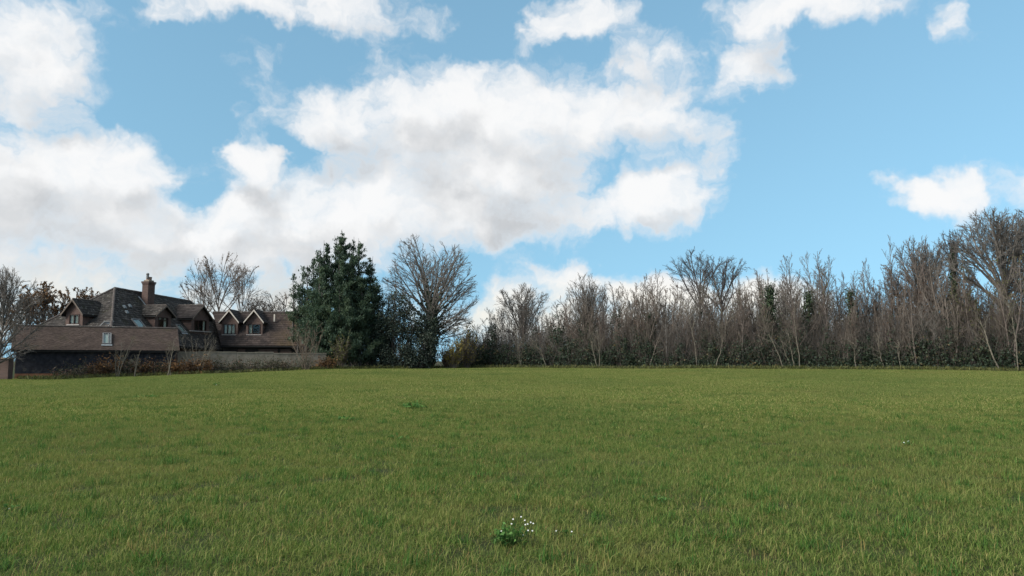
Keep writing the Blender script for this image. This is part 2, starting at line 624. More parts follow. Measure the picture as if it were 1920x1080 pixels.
M['shade_dark'] = mat_mottle('painted_shade', (.03, .027, .026), (.045, .04, .038), 2, .95)  # shade put into the colour: window depths and the wing wall below its eaves
M['glass'] = mat_glass('window_glass', .0)
M['roof_glass'] = mat_glass('rooflight_glass', .05)
M['clay'] = mat_mottle('clay_pot', (.20, .13, .10), (.27, .18, .14), 6, .85)
M['blind'] = mat_mottle('pale_blind', (.46, .48, .47), (.56, .58, .57), 4, .8)


# ------------------------------------------------------------------ the field
def sstep(a, b, x):
    t = np.clip((np.asarray(x, float) - a) / (b - a), 0, 1)
    return t * t * (3 - 2 * t)


def zf(x, y):
    x, y = np.asarray(x, float), np.asarray(y, float)
    s = sstep(5, 75, y)
    z = .80 * s - .58 * s * sstep(-14, -36, x)
    z = z - 3.0 * sstep(98, 170, y)
    near = 1 - sstep(90, 140, np.hypot(x, y))
    z = z + near * (.035 * np.sin(x * .31 + 1.3) * np.sin(y * .27 + .4) + .02 * np.sin(x * .9 + y * .6))
    return z


EDGE_X = np.array([-70, -42, -37.5, -28, -23, -15, -5, 5, 20, 42, 70])
EDGE_Y = np.array([55, 56.6, 58.2, 62.8, 66, 74, 80.3, 79.5, 73.5, 62.5, 50])


def edge_y(x):
    return np.interp(x, EDGE_X, EDGE_Y)


def build_field():
    xs = np.concatenate([[-4000, -2000, -900, -400, -200, -120, -80], np.arange(-62, 62.1, 1.0), [80, 120, 200, 400, 900, 2000, 4000]])
    ys = np.concatenate([[-2000, -800, -300, -100, -40, -15, -5], np.arange(0, 100.1, 1.0), [108, 118, 130, 145, 160, 180, 220, 400, 900, 2000, 5000]])
    X, Y = np.meshgrid(xs, ys)
    Z = zf(X, Y)
    V = np.stack([X, Y, Z], -1).reshape(-1, 3)
    nx, ny = len(xs), len(ys)
    i = np.arange(nx - 1)[None, :] + np.arange(ny - 1)[:, None] * nx
    F = np.stack([i, i + 1, i + nx + 1, i + nx], -1).reshape(-1, 4)
    me = mesh_np('field', V, [F], smooth=True)
    x, y = V[:, 0], V[:, 1]
    inside = (np.abs(x) < .74 * y + 5) & (y < edge_y(x) + .3) & (y > 2) & (np.abs(x) < 61)
    near = inside * (1 - sstep(20, 30, y))
    mid = inside * sstep(17, 26, y)
    for nm, a in (('d_near', near), ('d_far', mid)):
        at = me.attributes.new(nm, 'FLOAT', 'POINT')
        at.data.foreach_set('value', a.astype(np.float32))
    m, b, p = principled('field_soil', .95, .1)
    g = b.node('ShaderNodeNewGeometry')
    n1 = b.noise(g.outputs['Position'], 1.2, 6, .65)
    n2 = b.noise(g.outputs['Position'], 14, 5, .6)
    col = b.mixc(b.smooth(n1, .35, .65), (.022, .030, .009, 1), (.036, .044, .014, 1))
    col = b.mixc(b.smooth(n2, .5, .75, 0, .6), col, (.050, .038, .018, 1))
    b.l.new(col, p.inputs['Base Color'])
    return tag(link('field', me, m), kind='structure')


FIELD = build_field()


def blades(rng, n, rad, h0, h1, w0, w1, lean):
    a, r = rng.uniform(0, 2 * np.pi, n), rad * np.sqrt(rng.uniform(0, 1, n))
    base = np.stack([r * np.cos(a), r * np.sin(a), np.full(n, -.01)], -1)
    h = rng.uniform(h0, h1, n) * rng.uniform(.6, 1.15, n)
    w = rng.uniform(w0, w1, n)
    th = rng.uniform(0, 2 * np.pi, n)
    d = np.stack([np.cos(th), np.sin(th), np.zeros(n)], -1)
    s = np.stack([-np.sin(th + rng.normal(0, .5, n)), np.cos(th), np.zeros(n)], -1)
    ln = np.abs(rng.normal(0, lean, n)) + .08
    up = np.array([0, 0, 1.0])
    mid = base + (h * .55)[:, None] * up + (h * ln * .35)[:, None] * d
    tip = base + (h * (1 - .25 * ln))[:, None] * up + (h * ln * 1.15)[:, None] * d
    hw = (w / 2)[:, None]
    V = np.stack([base - s * hw, base + s * hw, mid - s * hw * .8, mid + s * hw * .8, tip], 1)
    i = np.arange(n)[:, None] * 5
    return V.reshape(-1, 3), i + np.array([[0, 1, 3, 2]]), i + np.array([[2, 3, 4]]), np.repeat(rng.uniform(0, 1, n), 5)


def grass_object(name, label, mesh, mat, attr, density, s0, s1, seed):
    o = link(name, mesh, mat)
    g = bpy.data.node_groups.new(name, 'GeometryNodeTree')
    g.interface.new_socket('Geometry', in_out='INPUT', socket_type='NodeSocketGeometry')
    g.interface.new_socket('Geometry', in_out='OUTPUT', socket_type='NodeSocketGeometry')
    b = NB(g)
    gi, go = b.node('NodeGroupInput'), b.node('NodeGroupOutput')
    oi = b.node('GeometryNodeObjectInfo')
    oi.inputs['Object'].default_value = FIELD
    na = b.node('GeometryNodeInputNamedAttribute')
    na.data_type = 'FLOAT'
    na.inputs['Name'].default_value = attr
    ds = b.node('GeometryNodeDistributePointsOnFaces')
    b.l.new(oi.outputs['Geometry'], ds.inputs['Mesh'])
    ml = b.math('MULTIPLY', na.outputs['Attribute'], density)
    b.l.new(ml, ds.inputs['Density'])
    ds.inputs['Seed'].default_value = seed
    rv = b.node('FunctionNodeRandomValue', data_type='FLOAT_VECTOR')
    rv.inputs[0].default_value = (-.06, -.06, 0)
    rv.inputs[1].default_value = (.06, .06, 6.2832)
    rs = b.node('FunctionNodeRandomValue', data_type='FLOAT')
    rs.inputs[2].default_value = s0
    rs.inputs[3].default_value = s1
    rs.inputs['Seed'].default_value = 5
    ip = b.node('GeometryNodeInstanceOnPoints')
    b.l.new(ds.outputs['Points'], ip.inputs['Points'])
    b.l.new(gi.outputs[0], ip.inputs['Instance'])
    b.l.new(rv.outputs[0], ip.inputs['Rotation'])
    b.l.new(rs.outputs[1], ip.inputs['Scale'])
    b.l.new(ip.outputs[0], go.inputs[0])
    md = o.modifiers.new('spread', 'NODES')
    md.node_group = g
    return tag(o, label, 'grass', kind='stuff')


def build_grass():
    rng = np.random.default_rng(11)
    gm = mat_leaf('grass_blades', [(0, (.032, .080, .014)), (.22, (.082, .148, .028)), (.5, (.165, .215, .052)),
                                   (.8, (.255, .270, .090)), (.9, (.38, .33, .13)), (1, (.50, .39, .17))], .40, .7, .05,
                  patch=[((.23, .225, .075), .22, .46, .66, .45), ((.06, .125, .03), .6, .52, .70, .5), ((.26, .185, .085), 2.2, .60, .76, .5), ((.055, .118, .032), 3.5, .60, .72, .5), ((.12, .165, .05), .07, .45, .6, .4)])
    V, F, T, r = blades(rng, 230, .32, .03, .105, .0026, .0056, .9)
    grass_object('meadow_grass', 'short olive green grass with straw coloured blades in the foreground of the field',
                 mesh_np('meadow_grass', V, [F, T], r), gm, 'd_near', 19.0, .75, 1.2, 3)
    V, F, T, r = blades(rng, 480, .9, .04, .09, .006, .012, .8)
    grass_object('meadow_grass', 'short olive green grass over the far part of the field',
                 mesh_np('meadow_grass', V, [F, T], r), gm, 'd_far', 4.6, .85, 1.15, 7)
    # lusher dark green tufts and dead straw wisps through the near grass
    lush = mat_leaf('lush_blades', [(0, (.022, .070, .014)), (.5, (.055, .135, .026)), (1, (.12, .21, .045))], .35, .6, .1)
    V, F, T, r = blades(rng, 60, .11, .05, .15, .004, .008, .9)
    grass_object('grass_tufts', 'lush dark green tufts scattered through the near grass', mesh_np('grass_tufts', V, [F, T], r), lush, 'd_near', 2.6, .6, 1.5, 21)
    straw = mat_leaf('straw_blades', [(0, (.16, .10, .045)), (.5, (.34, .24, .09)), (1, (.50, .40, .17))], .3, .8, .05)
    V, F, T, r = blades(rng, 16, .16, .06, .17, .002, .004, 1.1)
    grass_object('straw_wisps', 'thin dead straw coloured blades through the near grass', mesh_np('straw_wisps', V, [F, T], r), straw, 'd_near', 5.0, .6, 1.4, 22)


build_grass()


# ------------------------------------------------------------------ buildings
UP = np.array([0, 0, 1.0])


def unit(v):
    v = np.asarray(v, float)
    return v / np.linalg.norm(v)


def v3(xy, z):
    return np.array([xy[0], xy[1], z], float)


TRNG = np.random.default_rng(4)


def tiled_plane(poly, course, width, mat, parent, thick=.07, low=.035, slab_mat=None, name='roof_slope'):
    """poly: convex, first edge = eave. Solid slab plus overlapping tile courses."""
    poly = [np.asarray(p, float) for p in poly]
    u = unit(poly[1] - poly[0])
    n = unit(np.cross(u, poly[2] - poly[0]))
    if n[2] < 0:
        n = -n
    w = unit(np.cross(n, u))
    if w[2] < 0:
        w = -w
    o = poly[0]
    slab = MB().prism(poly, -n * thick).build(name, slab_mat or M['soffit'], parent)
    base = root_base(parent)
    cu = [float((p - o) @ u) for p in poly]
    cw = [float((p - o) @ w) for p in poly]
    nr, nc = int(math.ceil(max(cw) / course)), int(math.ceil((max(cu) - min(cu)) / width)) + 2
    bm = bmesh.new()
    lay = bm.verts.layers.float.new('rnd')
    for j in range(nr):
        for i in range(nc):
            u0 = min(cu) - width + i * width + (j % 2) * width * .5
            u1 = u0 + width * .965
            a = low + TRNG.uniform(-.008, .010)
            b_ = .010 + TRNG.uniform(-.003, .003)
            sk = TRNG.uniform(-.006, .006)
            w0, w1 = j * course - .02, (j + 1) * course
            q = [o + u * u0 + w * w0 + n * .002, o + u * u1 + w * w0 + n * .002, o + u * u1 + w * w0 + n * (a + sk),
                 o + u * u0 + w * w0 + n * a, o + u * u1 + w * w1 + n * b_, o + u * u0 + w * w1 + n * b_]
            vs = [bm.verts.new(tuple(p - base)) for p in q]
            r = float(TRNG.uniform(0, 1))
            for v in vs:
                v[lay] = r
            bm.faces.new((vs[0], vs[1], vs[2], vs[3]))
            bm.faces.new((vs[3], vs[2], vs[4], vs[5]))
    m = len(poly)
    cen = sum(poly) / m
    for k in range(1, m):
        p, q = poly[k], poly[(k + 1) % m]
        pn = unit(np.cross(q - p, n))
        if (cen - p) @ pn > 0:
            pn = -pn
        bmesh.ops.bisect_plane(bm, geom=bm.verts[:] + bm.edges[:] + bm.faces[:], dist=1e-5, plane_co=tuple(p - base), plane_no=tuple(pn), clear_outer=True)
    me = bpy.data.meshes.new('roof_tiles')
    bm.to_mesh(me); bm.free()
    t = link('roof_tiles', me, mat, slab)
    t['kind'] = 'stuff'
    return slab


def ridge_line(a, b, parent, r=.10, mat='ridge', name='ridge_tiles', seg=.33):
    a, b = np.asarray(a, float), np.asarray(b, float)
    L = np.linalg.norm(b - a)
    d = (b - a) / L
    mb = MB()
    k = max(1, int(L / seg))
    for i in range(k):
        s0, s1 = a + d * L * i / k, a + d * (L * (i + .96) / k)
        jit = UP * TRNG.uniform(-.008, .008)
        mb.tube([s0 + jit, s1 + jit], [r * 1.03, r * .97], 8)
    return mb.build(name, M[mat], parent)


def window(parent, c, s, d, w, h, bars, mat='dark_wood', curtains=(), pane_mat='glass', transom=None):
    """c: bottom centre on the wall face, s: unit side vector, d: outward unit normal; bars: relative x of mullions"""
    mb = MB()
    t = .075
    o = c + d * .02
    mb.box(o + UP * t / 2, s, d, UP, w, .09, t)
    mb.box(o + UP * (h - t / 2), s, d, UP, w, .09, t)
    for q in (-1, 1):
        mb.box(o + s * q * (w - t) / 2 + UP * h / 2, s, d, UP, t, .09, h - 2 * t)
    for x in bars:
        mb.box(o + s * x * w + UP * h / 2, s, d, UP, t * .9, .085, h - 2 * t)
    if transom:
        mb.box(o + UP * h * transom + d * .002, s, d, UP, w - 2 * t, .08, t * .8)
    mb.build('window_frame', M[mat], parent)
    MB().box(c + UP * h / 2 + d * .005, s, d, UP, w - .1, .008, h - .1).build('pane', M[pane_mat], parent)
    MB().box(c + UP * h / 2 - d * .45, s, d, UP, w, .03, h).build('dark_backing', M['shade_dark'], parent)  # dark panel close behind the pane, the gloom of the interior painted on
    for (x0, x1, y0) in curtains:
        mb = MB()
        n = 8
        for k in range(n):           # soft folds
            xa = x0 + (x1 - x0) * k / n
            xb = x0 + (x1 - x0) * (k + 1) / n
            da, db = (.02 if k % 2 else -.02), (-.02 if k % 2 else .02)
            pa, pb = c + s * xa * w - d * (.10 - da), c + s * xb * w - d * (.10 - db)
            mb.prism([pa + UP * (.08 + y0 * h), pb + UP * (.08 + y0 * h), pb + UP * (h - .07), pa + UP * (h - .07)], -d * .01)
        mb.build('curtain', M['curtain'], parent)


def dormer(parent, c, d, w, z0, ze, za, back, tile, barge, win, oh=.28, label=None):
    """c: xy centre of the front, d: facing, w: wall width, heights of wall foot, eave and apex, length back into the roof"""
    d = unit([d[0], d[1], 0])
    s = np.array([-d[1], d[0], 0])           # to the viewer's right when facing the gable is -s or s
    c = np.array([c[0], c[1], 0.0])
    slope = (za - ze) / (w / 2 + oh)         # eaves overhang below the wall head
    wh = ze + slope * oh                      # wall head
    f = lambda x, z, b=0.0: c + s * x + UP * z - d * b
    # window hole: gable wall built of pieces around it
    ww, wz0, wz1 = win['w'], win['z0'], win['z1']
    th = .22
    mb = MB()
    hw = w / 2
    mb.prism([f(-hw, z0), f(-ww / 2, z0), f(-ww / 2, wz1), f(-hw, wh - .02)], -d * th)
    mb.prism([f(ww / 2, z0), f(hw, z0), f(hw, wh - .02), f(ww / 2, wz1)], -d * th)
    mb.prism([f(-ww / 2, z0), f(ww / 2, z0), f(ww / 2, wz0), f(-ww / 2, wz0)], -d * th)
    mb.prism([f(-hw, wh - .02), f(-ww / 2, wz1), f(ww / 2, wz1), f(hw, wh - .02), f(0, za - .07)], -d * th)
    for q in (-1, 1):                         # cheeks
        mb.prism([f(q * hw, z0, th), f(q * (hw - .15), z0, th), f(q * (hw - .15), wh - .04, th), f(q * hw, wh - .04, th)], -d * (back - th))
    dm = mb.build('dormer', M['brick'], parent)
    if label:
        dm['label'] = label
    for q in (-1, 1):
        x1 = q * (hw + oh)
        e0, e1 = f(x1, ze, -.30), f(x1, ze, back)
        r0, r1 = f(0, za, -.30), f(0, za, back)
        poly = [e0, e1, r1, r0] if q > 0 else [e1, e0, r0, r1]
        base = root_base(dm)
        roof_side(poly, tile, dm)
        n = unit(np.cross(e1 - e0, r0 - e0)); n = n if n[2] > 0 else -n
        mb = MB()
        bh = .17
        p0, p1 = f(x1, ze, -.335), f(0, za, -.335)
        mb.prism([p0 + UP * .03, p1 + UP * .03, p1 - UP * bh, p0 - UP * (bh * .8)], d * .035)
        mb.build('bargeboard', M[barge], dm)
        mb = MB()
        mb.box((e0 + e1) / 2 - UP * .10 - s * q * .06, unit(e1 - e0), s, UP, np.linalg.norm(e1 - e0) - .04, .05, .14)
        mb.build('gutter', M['soffit'], dm)
    ridge_line(f(0, za + .03, -.30), f(0, za + .03, back * .9), dm, .07)
    window(dm, f(0, wz0, .03), s, d, ww, wz1 - wz0, win['bars'], curtains=win.get('curtains', ()), transom=win.get('transom'))
    mb = MB().box(f(0, wz0 - .05, -.05), s, d, UP, ww + win.get('sill', .25), .20, .07)
    mb.build('sill', M['sill'], dm)
    return dm


def roof_side(poly, tile, dm):
    """one pitched side of a dormer: slab and tile courses joined in one sub-part"""
    poly = [np.asarray(p, float) for p in poly]
    u = unit(poly[1] - poly[0]); n = unit(np.cross(u, poly[2] - poly[0])); n = n if n[2] > 0 else -n
    w = unit(np.cross(n, u)); w = w if w[2] > 0 else -w
    L, Hh = np.linalg.norm(poly[1] - poly[0]), float((poly[2] - poly[0]) @ w)
    base = root_base(dm)
    V, F, Rr = [], [], []

    def addp(pts, r):
        i = len(V)
        V.extend([tuple(p - base) for p in pts]); F.append(tuple(range(i, i + len(pts)))); Rr.extend([r] * len(pts))
    q = [p - n * .06 for p in poly]
    addp(poly, .3); addp(q[::-1], .3)
    for k in range(4):
        m = (k + 1) % 4
        addp([poly[k], q[k], q[m], poly[m]], .3)
    cs, tw = .29, .30
    nr, nc = max(1, round(Hh / cs)), max(1, round(L / tw))
    o = poly[0]
    for j in range(nr):
        for i in range(nc):
            u0, u1 = L * i / nc, L * (i + .97) / nc
            w0, w1 = Hh * j / nr - .015, Hh * (j + 1) / nr
            a = .035 + TRNG.uniform(-.008, .01); r = float(TRNG.uniform(0, 1))
            addp([o + u * u0 + w * w0 + n * .002, o + u * u1 + w * w0 + n * .002, o + u * u1 + w * w0 + n * a, o + u * u0 + w * w0 + n * a], r)
            addp([o + u * u0 + w * w0 + n * a, o + u * u1 + w * w0 + n * a, o + u * u1 + w * w1 + n * .01, o + u * u0 + w * w1 + n * .01], r)
    me = bpy.data.meshes.new('dormer_roof')
    me.from_pydata(V, [], F)
    at = me.attributes.new('rnd', 'FLOAT', 'POINT')
    at.data.foreach_set('value', np.array(Rr, np.float32))
    return link('dormer_roof', me, M[tile], dm)


def rooflight(parent, c, u, w, n, sx, sy, bar=None, pane='roof_glass'):
    mb = MB()
    t = .09
    o = c + n * .07
    mb.box(o - w * (sy - t) / 2, u, w, n, sx, t, .12)
    mb.box(o + w * (sy - t) / 2, u, w, n, sx, t, .12)
    for q in (-1, 1):
        mb.box(o + u * q * (sx - t) / 2, u, w, n, t, sy - 2 * t, .12)
    if bar is not None:
        mb.box(o + u * bar * sx, u, w, n, t * .8, sy - 2 * t, .11)
    rl = mb.build('rooflight', M['frame_grey'], parent)
    MB().box(o + n * .02, u, w, n, sx - .15, sy - .15, .01).build('pane', M[pane], rl)
    MB().box(o - n * .045, u, w, n, sx - .12, sy - .12, .015).build('blind', M['blind'], rl)
    MB().box(c - w * (sy / 2 + .10) + n * .05, u, w, n, sx + .12, .18, .02).build('flashing', M['lead'], rl)
    return rl


def build_barn():
    A = P(20, 655, 58.0)[:2]
    B = P(337, 659, 63.6)[:2]
    u = unit(v3(B - A, 0)); L = np.linalg.norm(B - A)
    out = np.array([u[1], -u[0], 0])
    ze, zr, run = 2.42, 4.30, 2.55
    A3, B3 = v3(A, ze), v3(B, ze)
    zg = float(zf(*(A + B) / 2)) - .25
    t = thing('barn', tuple(v3((A + B) / 2, zg) - out * run), 'long low black weatherboarded barn with brown tiled roof at left edge of field', 'barn')
    ra, rb = v3(A, zr) - out * run, v3(B, zr) - out * run
    s1 = tiled_plane([A3, B3, rb, ra], .11, .175, M['tile_barn'], t, low=.016)
    ba, bb = A3 - 2 * out * run, B3 - 2 * out * run
    tiled_plane([bb, ba, ra, rb], .22, .35, M['tile_barn'], t, low=.016)
    ridge_line(ra + UP * .02, rb + UP * .02, t, .09)
    # walls: black boards above a brick plinth
    ins = .32
    c = lambda x, y, z: v3(A, z) + u * x - out * y
    zp = .62
    MB().prism([c(ins, ins, zg), c(L - ins, ins, zg), c(L - ins, 2 * run - ins, zg), c(ins, 2 * run - ins, zg)], UP * (zp - zg)).build('plinth', M['brick_orange'], t)
    MB().prism([c(ins + .04, ins + .03, zp), c(L - ins - .04, ins + .03, zp), c(L - ins - .04, 2 * run - ins - .03, zp), c(ins + .04, 2 * run - ins - .03, zp)],
               UP * (ze + .1 - zp)).build('wall', M['weatherboard'], t)
    for x in (ins + .02, L - ins - .04):     # gable triangles
        MB().prism([c(x, ins + .06, ze + .1), c(x, 2 * run - ins - .06, ze + .1), c(x, run, zr - .12)], u * .03).build('gable', M['weatherboard'], t)
    bh = .17
    k = int((ze - .05 - zp) / bh)
    me0 = None
    for j in range(k):
        z = zp + j * bh
        pts = [c(ins, ins + .028, z + .004), c(ins, ins - .012, z + .004), c(ins, ins + .012, z + bh + .01), c(ins, ins + .028, z + bh + .01)]
        MB().prism(pts, u * (L - 2 * ins)).build('board', M['weatherboard'], t)
    MB().box((A3 + B3) / 2 - UP * .10 - out * .03, u, out, UP, L - .06, .05, .16).build('fascia', M['soffit'], t)
    # rooflight
    w = unit((ra + rb) / 2 - (A3 + B3) / 2)
    n = unit(np.cross(u, w)); n = n if n[2] > 0 else -n
    x = L * .545
    rooflight(t, A3 + u * x + w * 1.45 + n * .02, u, w, n, .64, 1.5, bar=.17)
    return t


def build_house():
    yaw = R(12)
    m = np.array([math.sin(yaw), math.cos(yaw), 0])
    n = np.array([m[1], -m[0], 0])
    R1 = P(215, 541, 74.0)
    zr1 = R1[2]
    L = 11.8
    zr2 = zr1 - .38
    R2 = v3((R1 + m * L)[:2], zr2)
    ze, run, er = 3.1, 5.2, 6.6
    zg = .0
    h = thing('country_house', (R1[0] + m[0] * 4, R1[1] + m[1] * 4, zg), 'large brick house with tiled hipped roof, dormers and chimney behind the barn', 'house')
    sag = (zr1 - zr2) / L                          # the old roof falls slightly to the back
    FR = v3((R1 + n * run - m * er)[:2], ze + sag * er)      # front right corner
    FL = v3((R1 - n * run - m * er)[:2], ze + sag * er)
    BR = v3((R2 + n * run + m * 4.6)[:2], ze - sag * (L + 4.6))
    BL = v3((R2 - n * run + m * 4.6)[:2], ze - sag * (L + 4.6))
    tiled_plane([FR, BR, R2, R1], .30, .33, M['tile_main'], h, name='roof_slope')
    tiled_plane([FL, FR, R1], .30, .33, M['tile_main'], h, name='roof_slope')
    tiled_plane([BL, FL, R1, R2], .30, .33, M['tile_main'], h, name='roof_slope')
    tiled_plane([BR, BL, R2], .30, .33, M['tile_plain'], h, name='roof_slope')
    ridge_line(R1 + UP * .03, R2 + UP * .03, h, .13)
    for a, b in ((R1, FR), (R1, FL), (R2, BR), (R2, BL)):
        ridge_line(a + UP * .03, b + UP * .03, h, .12, name='hip_tiles')
    # walls
    ins = .55
    w1 = [v3((FR - n * ins + m * ins)[:2], zg), v3((BR - n * ins - m * ins)[:2], zg), v3((BL + n * ins - m * ins)[:2], zg), v3((FL + n * ins + m * ins)[:2], zg)]
    MB().prism(w1, UP * (ze - .05)).build('wall', M['brick'], h)
    for a, b in ((FR, BR), (FL, FR)):
        d = unit(b - a)
        MB().box((a + b) / 2 - UP * .11, d, np.cross(UP, d), UP, np.linalg.norm(b - a), .10, .13).build('gutter', M['soffit'], h)
    # chimney on the right-hand slope
    tan = (zr1 - ze) / run

    def on_right(px, drop):
        """xy on the right slope seen at column px, a horizontal distance drop below the ridge"""
        q = (px - CX) / FPX / ray(px, 600)[1]
        o = R1 + n * drop
        a = (q * o[1] - o[0]) / (m[0] - q * m[1])
        return (o + m * a)[:2], a
    (cx, cy), a = on_right(276, 1.05)
    s = .62
    zc0, zc1 = 6.6, P(275, 534, cy)[2]
    ch = MB()
    C = np.array([cx, cy, 0])
    ch.box(C + UP * (zc0 + zc1) / 2, m, n, UP, 1.02, .68, zc1 - zc0)
    ch.box(C + UP * (zc1 + .06), m, n, UP, 1.10, .76, .10)
    ch.box(C + UP * (zc1 + .22), m, n, UP, 1.18, .84, .17)
    chim = ch.build('chimney', M['brick_chimney'], h)
    MB().box(C + UP * (zc1 + .39), m, n, UP, .75, .6, .12).build('flaunching', M['concrete'], chim)
    MB().tube([C + UP * (zc1 + .4), C + UP * (zc1 + .62), C + UP * (zc1 + .78)], [.27, .26, .29], 12).build('chimney_pot', M['clay'], chim)
    q = C - m * .22
    MB().tube([q + UP * (zc1 + .6), q + UP * (zc1 + 1.0), q + UP * (zc1 + 1.04), q + UP * (zc1 + 1.16)], [.13, .13, .17, .10], 10).build('flue', M['frame_grey'], chim)
    # lead apron and stepped side flashing
    wv = unit(n - UP * tan)
    nv = unit(np.cross(m, wv)); nv = nv if nv[2] > 0 else -nv
    sp = lambda dr, al: R1 + m * al + n * dr - UP * (tan * dr + .033 * al) + nv * .06
    MB().box(sp(1.05 + .475 + .30, a), m, wv, nv, 1.3, .55, .02).build('flashing', M['lead'], chim)
    MB().box(sp(1.0, a - .72), m, wv, nv, .18, 1.5, .02).build('flashing', M['lead'], chim)
    # dormers on the right-hand slope
    (dx, dy), _ = on_right(306, 3.72)
    D1 = dormer(h, (dx, dy), n, 2.45, 4.35, 5.93, 6.98, 2.7, 'tile_main', 'barge_brown',
                dict(w=1.5, z0=4.76, z1=5.82, bars=(0.02,), transom=.74, curtains=((.12, .42, 0), (-.42, -.08, .70), (.08, .42, .7))),
                label='brick gabled dormer with two light window beside the chimney')
    (dx, dy), _ = on_right(376, 3.75)
    D2 = dormer(h, (dx, dy), n, 3.1, 4.3, 5.95, 7.42, 3.0, 'tile_plain', 'barge_brown',
                dict(w=2.1, z0=4.70, z1=5.84, bars=(-.17, .17), curtains=((.28, .44, 0), (-.44, -.38, 0)), sill=1.5),
                label='wider brick gabled dormer with dark three light window')
    # left dormer on the hipped end
    tane = (zr1 - ze) / er
    fe = 5.1
    q = (139 - CX) / FPX / ray(139, 600)[1]
    o = R1 - m * fe
    al = (q * o[1] - o[0]) / (-n[0] - q * (-n[1]))
    c = o - n * al
    dl = c[1]
    zz = lambda py: P(139, py, dl)[2]
    dormer(h, c[:2], -m, 1.75, zz(613), zz(590), zz(561), 3.0, 'tile_main', 'barge_brown',
           dict(w=1.05, z0=zz(608), z1=zz(589), bars=(0.0,), curtains=((-.42, -.15, 0), (.05, .28, 0))),
           label='narrow gabled dormer facing left on the hipped end')
    # rooflights
    ue = n; we = unit(m + UP * tane); ne = unit(np.cross(ue, we)); ne = ne if ne[2] > 0 else -ne
    q = (199 - CX) / FPX / ray(199, 596)[1]
    fr = 4.75
    o = R1 - m * fr
    al = (q * o[1] - o[0]) / (-n[0] + q * n[1])
    c = o - n * al
    rooflight(h, v3(c[:2], zr1 - tane * fr) + ne * .04, ue, we, ne, .95, 1.25)
    (qx, qy), al = on_right(261, 3.55)
    rooflight(h, sp(3.45, al), m, -wv, nv, 1.15, 1.2)
    (qx, qy), al = on_right(338, 3.4)
    rooflight(h, sp(3.45, al), m, -wv, nv, .8, 1.1)
    for px, dr in ((231, 1.9), (236, 2.4), (241, 1.7), (310, 1.25)):
        _, al = on_right(px, dr)
        p0 = sp(dr, al)
        mb = MB().box(p0 + nv * .04, m, wv, nv, .30, .34, .10)
        mb.box(p0 + nv * .10 - wv * .05, m, wv, nv, .24, .22, .06)
        mb.build('roof_vent', M['lead'], h)

    # ---- the wing to the right
    wy = R(2)
    u = np.array([math.cos(wy), math.sin(wy), 0])
    f = np.array([math.sin(wy), -math.cos(wy), 0])
    W0 = P(399, 586, 86.0)
    zw = W0[2]
    LW = 13.6
    W1 = W0 + u * LW
    wrun, wze = 3.7, 3.19
    e0, e1 = v3((W0 + f * wrun)[:2], wze), v3((W1 + f * wrun)[:2], wze)
    b0, b1 = v3((W0 - f * wrun)[:2], wze), v3((W1 - f * wrun)[:2], wze)
    e0 = e0 + u * 2.3; W0b = W0                      # the valley where the wing meets the main roof
    es = e0 + (e1 - e0) * .50
    tiled_plane([e0, e1, W1, W0b], .30, .33, M['tile_wing'], h, name='wing_roof')
    tiled_plane([b1, b0, W0b, W1], .30, .33, M['tile_plain'], h, name='wing_roof')
    ridge_line(W0b + UP * .03, W1 + UP * .03, h, .11)
    sx = es + (e1 - es) * .50
    wvv = unit(W0 - v3((W0 + f * wrun)[:2], wze))
    nw = unit(np.cross(u, wvv)); nw = nw if nw[2] > 0 else -nw
    sl = np.linalg.norm(W0 - v3((W0 + f * wrun)[:2], wze))
    MB().box(sx + wvv * sl / 2 + nw * .05, u, wvv, nw, .22, sl - .3, .03).build('flashing', M['ridge'], h)
    ins = .6
    w2 = [e0 - f * ins, e1 - f * ins - u * .3, b1 + f * ins - u * .3, b0 + f * ins]
    w2 = [v3(p[:2], zg) for p in w2]
    MB().prism(w2, UP * (wze - .06)).build('wall', M['shade_dark'], h)  # wing wall coloured near-black to paint in the shade beneath the eaves
    MB().prism([W1 - u * .3 + f * (wrun - ins) - UP * (zw - wze), W1 - u * .3 - f * (wrun - ins) - UP * (zw - wze), W1 - u * .3 - UP * .15], -u * .2).build('gable', M['brick'], h)
    for px0, px1 in ((446, 459), (484, 520), (525, 545), (590, 606)):
        a = P(px0, 655, 82.9)[:2]; b = P(px1, 655, 82.9)[:2]
        ca = float((v3(a, 0) - v3(e0[:2], 0)) @ u); cb = float((v3(b, 0) - v3(e0[:2], 0)) @ u)
        o = v3((e0 - f * .47)[:2], 0)
        MB().prism([o + u * ca + UP * zg, o + u * cb + UP * zg, o + u * cb + UP * (wze - .35), o + u * ca + UP * (wze - .35)], -f * .22).build('brick_pier', M['brick'], h)
    MB().box((e0 + e1) / 2 - UP * .11 + f * .02, u, f, UP, np.linalg.norm(e1 - e0), .10, .13).build('gutter', M['soffit'], h)
    for px, wb, win, lb in ((430.5, 1.76, dict(w=1.28, z0=0, z1=0, bars=(-.17, .17), curtains=((-.42, -.2, 0), (-.13, .13, 0), (.2, .42, 0))), 'brick dormer with white bargeboards and closed pale curtains'),
                            (477, 1.76, dict(w=1.34, z0=0, z1=0, bars=(-.16,), curtains=((-.43, -.2, 0),)), 'brick dormer with white bargeboards and one pale curtain')):
        off = 2.55
        o = W0 + f * off
        q = (px - CX) / FPX / ray(px, 610)[1]
        al = (q * o[1] - o[0]) / (u[0] - q * u[1])
        c = o + u * al
        zz = lambda py: P(px, py, c[1])[2]
        win['z0'], win['z1'] = zz(627), zz(607.5)
        dormer(h, c[:2], f, wb, zz(631), zz(604.5), zz(581), 3.5, 'tile_plain', 'barge_pale', win, oh=.20, label=lb)
    # small pale vent pipe box by the right dormer
    o = W0 + f * 1.3
    q = (514.5 - CX) / FPX / ray(514.5, 595)[1]
